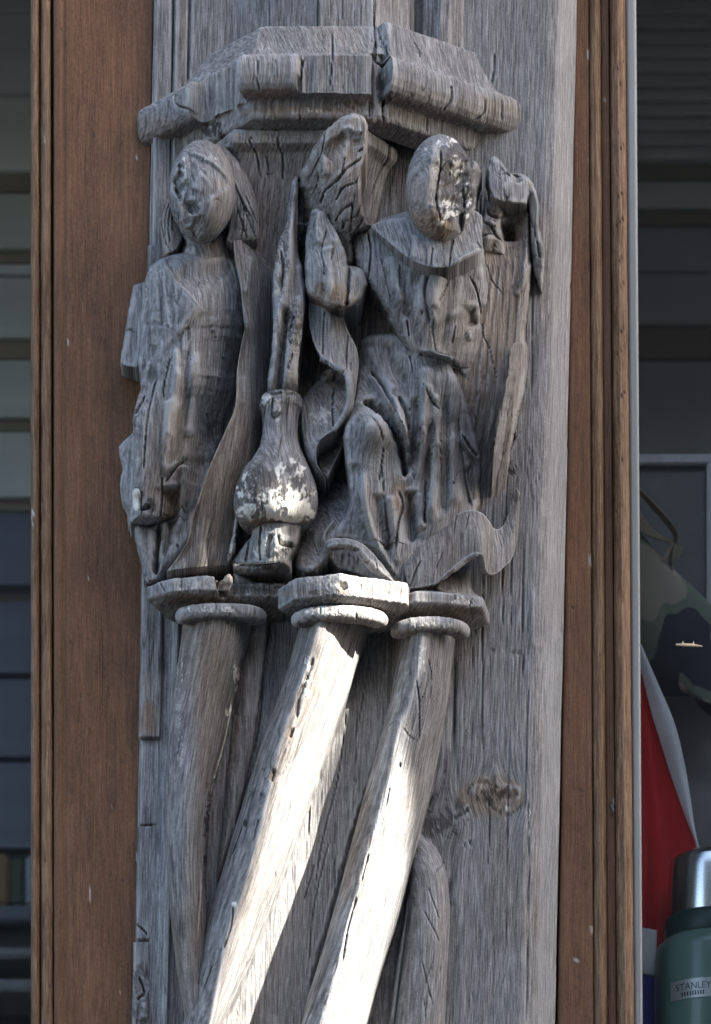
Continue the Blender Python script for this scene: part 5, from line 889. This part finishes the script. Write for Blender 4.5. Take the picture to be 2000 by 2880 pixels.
tag(cloth('hanging_cloth', [[(1850, 1950, -760), (1930, 1950, -740), (2060, 1960, -760)], [(1880, 2100, -750), (1950, 2110, -720), (2060, 2100, -750)], [(1900, 2250, -750), (1960, 2250, -730), (2060, 2250, -750)], [(1900, 2420, -760), (1960, 2420, -740), (2060, 2420, -760)]], None, 'pale_cloth'), 'plain grey cloth hanging between flag and jacket', 'cloth')

# flag
flat_mat('flag_red', (.78, .022, .028), .75, vscale=(20, 20, 20)); flat_mat('flag_white', (.90, .91, .93), .75, vscale=(20, 20, 20)); flat_mat('flag_blue', (.02, .035, .34), .75)
FL = empty('flag', 'red, white and blue flag draped behind the right pane beside the flask', 'flag')
cloth('red_field', [[(1770, 1800, -430), (1785, 1850, -420), (1797, 1870, -420), (1810, 1880, -430)], [(1760, 2000, -420), (1790, 2000, -380), (1815, 2000, -440), (1842, 2010, -420)], [(1750, 2150, -420), (1800, 2150, -370), (1830, 2160, -440), (1880, 2140, -420)], [(1750, 2300, -420), (1800, 2300, -370), (1850, 2300, -450), (1925, 2290, -420)], [(1750, 2450, -420), (1810, 2450, -370), (1860, 2450, -450), (1968, 2420, -430)], [(1750, 2612, -420), (1810, 2610, -380), (1850, 2612, -440), (1970, 2640, -430)], [(1850, 2760, -460), (1870, 2760, -440), (1890, 2760, -450), (1970, 2760, -440)]], FL, 'flag_red')
cloth('white_stripe', [[(1780, 1790, -412), (1795, 1800, -408), (1806, 1818, -412)], [(1802, 1880, -412), (1828, 1900, -404), (1850, 1920, -412)], [(1828, 1990, -412), (1868, 2010, -400), (1896, 2030, -412)], [(1858, 2090, -412), (1895, 2110, -398), (1922, 2130, -412)], [(1890, 2190, -412), (1920, 2210, -400), (1940, 2230, -412)], [(1925, 2290, -412), (1940, 2300, -404), (1953, 2320, -412)], [(1962, 2385, -414), (1965, 2390, -412), (1968, 2395, -414)]], FL, 'flag_white')
cloth('white_bar', [[(1750, 2606, -372), (1800, 2608, -366), (1848, 2616, -372)], [(1750, 2680, -372), (1800, 2680, -362), (1846, 2680, -372)], [(1750, 2738, -372), (1800, 2738, -366), (1842, 2746, -372)]], FL, 'flag_white')
cloth('blue_bar', [[(1750, 2734, -376), (1800, 2736, -372), (1842, 2744, -376)], [(1750, 2830, -376), (1800, 2830, -366), (1842, 2830, -376)], [(1750, 3000, -376), (1800, 3000, -370), (1842, 3000, -376)]], FL, 'flag_blue')

# vacuum flask
m, nt, b, out = newmat('brushed_steel'); b.inputs['Metallic'].default_value = 1; b.inputs['Base Color'].default_value = (.85, .84, .82, 1); b.inputs['Roughness'].default_value = .22; M['steel'] = m
m, nt, b, out = newmat('green_hammertone'); b.inputs['Base Color'].default_value = (.14, .25, .215, 1); b.inputs['Roughness'].default_value = .32; b.inputs['Coat Weight'].default_value = .3
n = noise_(nt, node(nt, 'ShaderNodeTexCoord').outputs['Object'], (700, 700, 700), 2); bp = node(nt, 'ShaderNodeBump'); bp.inputs['Strength'].default_value = .12; bp.inputs['Distance'].default_value = .0005; nt.links.new(n, bp.inputs['Height']); nt.links.new(bp.outputs[0], b.inputs['Normal']); M['green_enamel'] = m
m, nt, b, out = newmat('dark_green_plastic'); b.inputs['Base Color'].default_value = (.015, .05, .05, 1); b.inputs['Roughness'].default_value = .4; M['green_plastic'] = m
m, nt, b, out = newmat('plate_metal'); b.inputs['Base Color'].default_value = (.55, .56, .57, 1); b.inputs['Roughness'].default_value = .35; b.inputs['Metallic'].default_value = .5; M['plate'] = m
flat_mat('ink', (.015, .015, .018), .6)
FX, FD = 2002, -330
TH = empty('vacuum_flask', 'green vacuum flask with steel cup lid standing at the lower right behind the pane', 'flask')
def turned(name, prof, parent, mat, n=96):
    """prof [(row, radius)] rows as seen at the flask axis"""
    pr = np.array([(P(FX, y, FD)[2], r * S) for y, r in prof]); c = P(FX, 2600, FD); V = []; F = []
    for z, r in pr:
        for k in range(n): a = 2 * math.pi * k / n; V.append((c[0] + r * math.cos(a), c[1] + r * math.sin(a), z))
    for i in range(len(pr) - 1):
        for k in range(n): F.append((i * n + k, i * n + (k + 1) % n, (i + 1) * n + (k + 1) % n, (i + 1) * n + k))
    F.append(tuple(range(n - 1, -1, -1))); F.append(tuple((len(pr) - 1) * n + k for k in range(n)))
    import bmesh
    me = raw_mesh(name, V, F); bm = bmesh.new(); bm.from_mesh(me); bmesh.ops.recalc_face_normals(bm, faces=bm.faces); bm.to_mesh(me); bm.free()
    o = link(name, me, parent, M[mat]); return o
turned('cup_lid', [(2415, 20), (2415, 96), (2417, 108), (2424, 117), (2436, 121), (2470, 123), (2590, 128), (2596, 127), (2596, 100)], TH, 'steel')
turned('collar', [(2592, 100), (2592, 133), (2596, 136), (2650, 137), (2656, 134), (2656, 100)], TH, 'green_plastic')
body = turned('body', [(2652, 100), (2653, 136), (2658, 142), (2668, 154), (2680, 160), (2700, 162), (3300, 162), (3306, 158), (3306, 20)], TH, 'green_enamel')
def on_body(u0, u1, y0, y1, off, parent, name, mat, n=14, th=.0008):
    c = P(FX, 2600, FD); R_ = 162 * S + off; V = []; F = []
    z0, z1 = P(FX, y0, FD + 150)[2], P(FX, y1, FD + 150)[2]
    for zz in (z0, z1):
        for rr in (R_, R_ + th):
            for k in range(n + 1):
                x = ((u0 + (u1 - u0) * k / n) - FX) * S; a = math.asin(max(-.99, min(.99, x / R_)))
                V.append((c[0] + rr * math.sin(a), c[1] - rr * math.cos(a), zz))
    m1 = n + 1
    for k in range(n):
        F += [(k, k + 1, 2 * m1 + k + 1, 2 * m1 + k), (m1 + k, 3 * m1 + k, 3 * m1 + k + 1, m1 + k + 1), (k, m1 + k, m1 + k + 1, k + 1), (2 * m1 + k, 2 * m1 + k + 1, 3 * m1 + k + 1, 3 * m1 + k)]
    F += [(0, 2 * m1, 3 * m1, m1), (n, m1 + n, 3 * m1 + n, 2 * m1 + n)]
    return link(name, raw_mesh(name, V, F, False), parent, M[mat])
pl = on_body(1880, 1998, 2752, 2806, 0, TH, 'badge', 'plate')
on_body(2002, 2120, 2752, 2806, 0, TH, 'badge', 'plate')
def curved_text(txt, u0, u1, ymid, h, parent, name, off=.0010):
    cu = bpy.data.curves.new(name, 'FONT'); cu.body = txt; cu.size = 1; cu.align_x = 'LEFT'
    tmp = bpy.data.objects.new(name, cu); COL.objects.link(tmp); dg = bpy.context.evaluated_depsgraph_get(); me = bpy.data.meshes.new_from_object(tmp.evaluated_get(dg)); bpy.data.objects.remove(tmp)
    import bmesh
    bm = bmesh.new(); bm.from_mesh(me); bmesh.ops.triangulate(bm, faces=bm.faces); bmesh.ops.subdivide_edges(bm, edges=[e for e in bm.edges if e.calc_length() > .25], cuts=1)
    xs = [v.co.x for v in bm.verts]; ys = [v.co.y for v in bm.verts]; c = P(FX, 2600, FD); zc = P(FX, ymid, FD + 150)[2]; R_ = 162 * S + off
    for v in bm.verts:
        u = u0 + (u1 - u0) * (v.co.x - min(xs)) / (max(xs) - min(xs)); a = math.asin((u - FX) * S / R_); z = zc + ((v.co.y - min(ys)) / (max(ys) - min(ys)) - .5) * h * S
        v.co = (c[0] + R_ * math.sin(a), c[1] - R_ * math.cos(a), z)
    bm.to_mesh(me); bm.free(); return link(name, me, parent, M['ink'])
curved_text('STANLEY', 1892, 1990, 2772, 19, pl, 'lettering')
for k in range(9): on_body(1908 + k * 7.4, 1911.5 + k * 7.4, 2787, 2799, .0007, pl, 'lettering_stroke', 'ink', n=2, th=.0004)
tag(box_px('display_shelf', 1500, 4600, 3200, 3240, -1400, -180, None, M['pale_shelf'], .002), 'display shelf below the frame carrying the flask', 'shelf')
# dry twig caught on the glass
flat_mat('dry_straw', (.75, .58, .36), .8)
tw = [(1901, 1813, 3), (1925, 1814, 5), (1950, 1815, 5), (1976, 1818, 2)]
V = []; F = []; p4 = [(P(x, y, -122), r * S * .8) for x, y, r in tw]
for c, r in p4:
    for k in range(6): a = k * math.pi / 3; V.append((c[0], c[1] + r * math.cos(a), c[2] + r * math.sin(a)))
for i in range(3):
    for k in range(6): F.append((i * 6 + k, i * 6 + (k + 1) % 6, i * 6 + 6 + (k + 1) % 6, i * 6 + 6 + k))
for bx in (1919, 1949):
    c = P(bx, 1811, -122); n0 = len(V); V += [(c[0] - .001, c[1], c[2] - .001), (c[0] + .0012, c[1], c[2] - .001), (c[0] + .0008, c[1] - .0005, c[2] + .0026), (c[0], c[1] - .001, c[2] - .001)]; F += [(n0, n0 + 1, n0 + 2), (n0 + 1, n0 + 3, n0 + 2), (n0 + 3, n0, n0 + 2), (n0, n0 + 3, n0 + 1)]
tag(link('twig', raw_mesh('twig', V, F), None, M['dry_straw']), 'small bright dry twig caught on the right pane', 'twig')
print('verts', sum(len(o.data.vertices) for o in bpy.data.objects if o.type == 'MESH'))
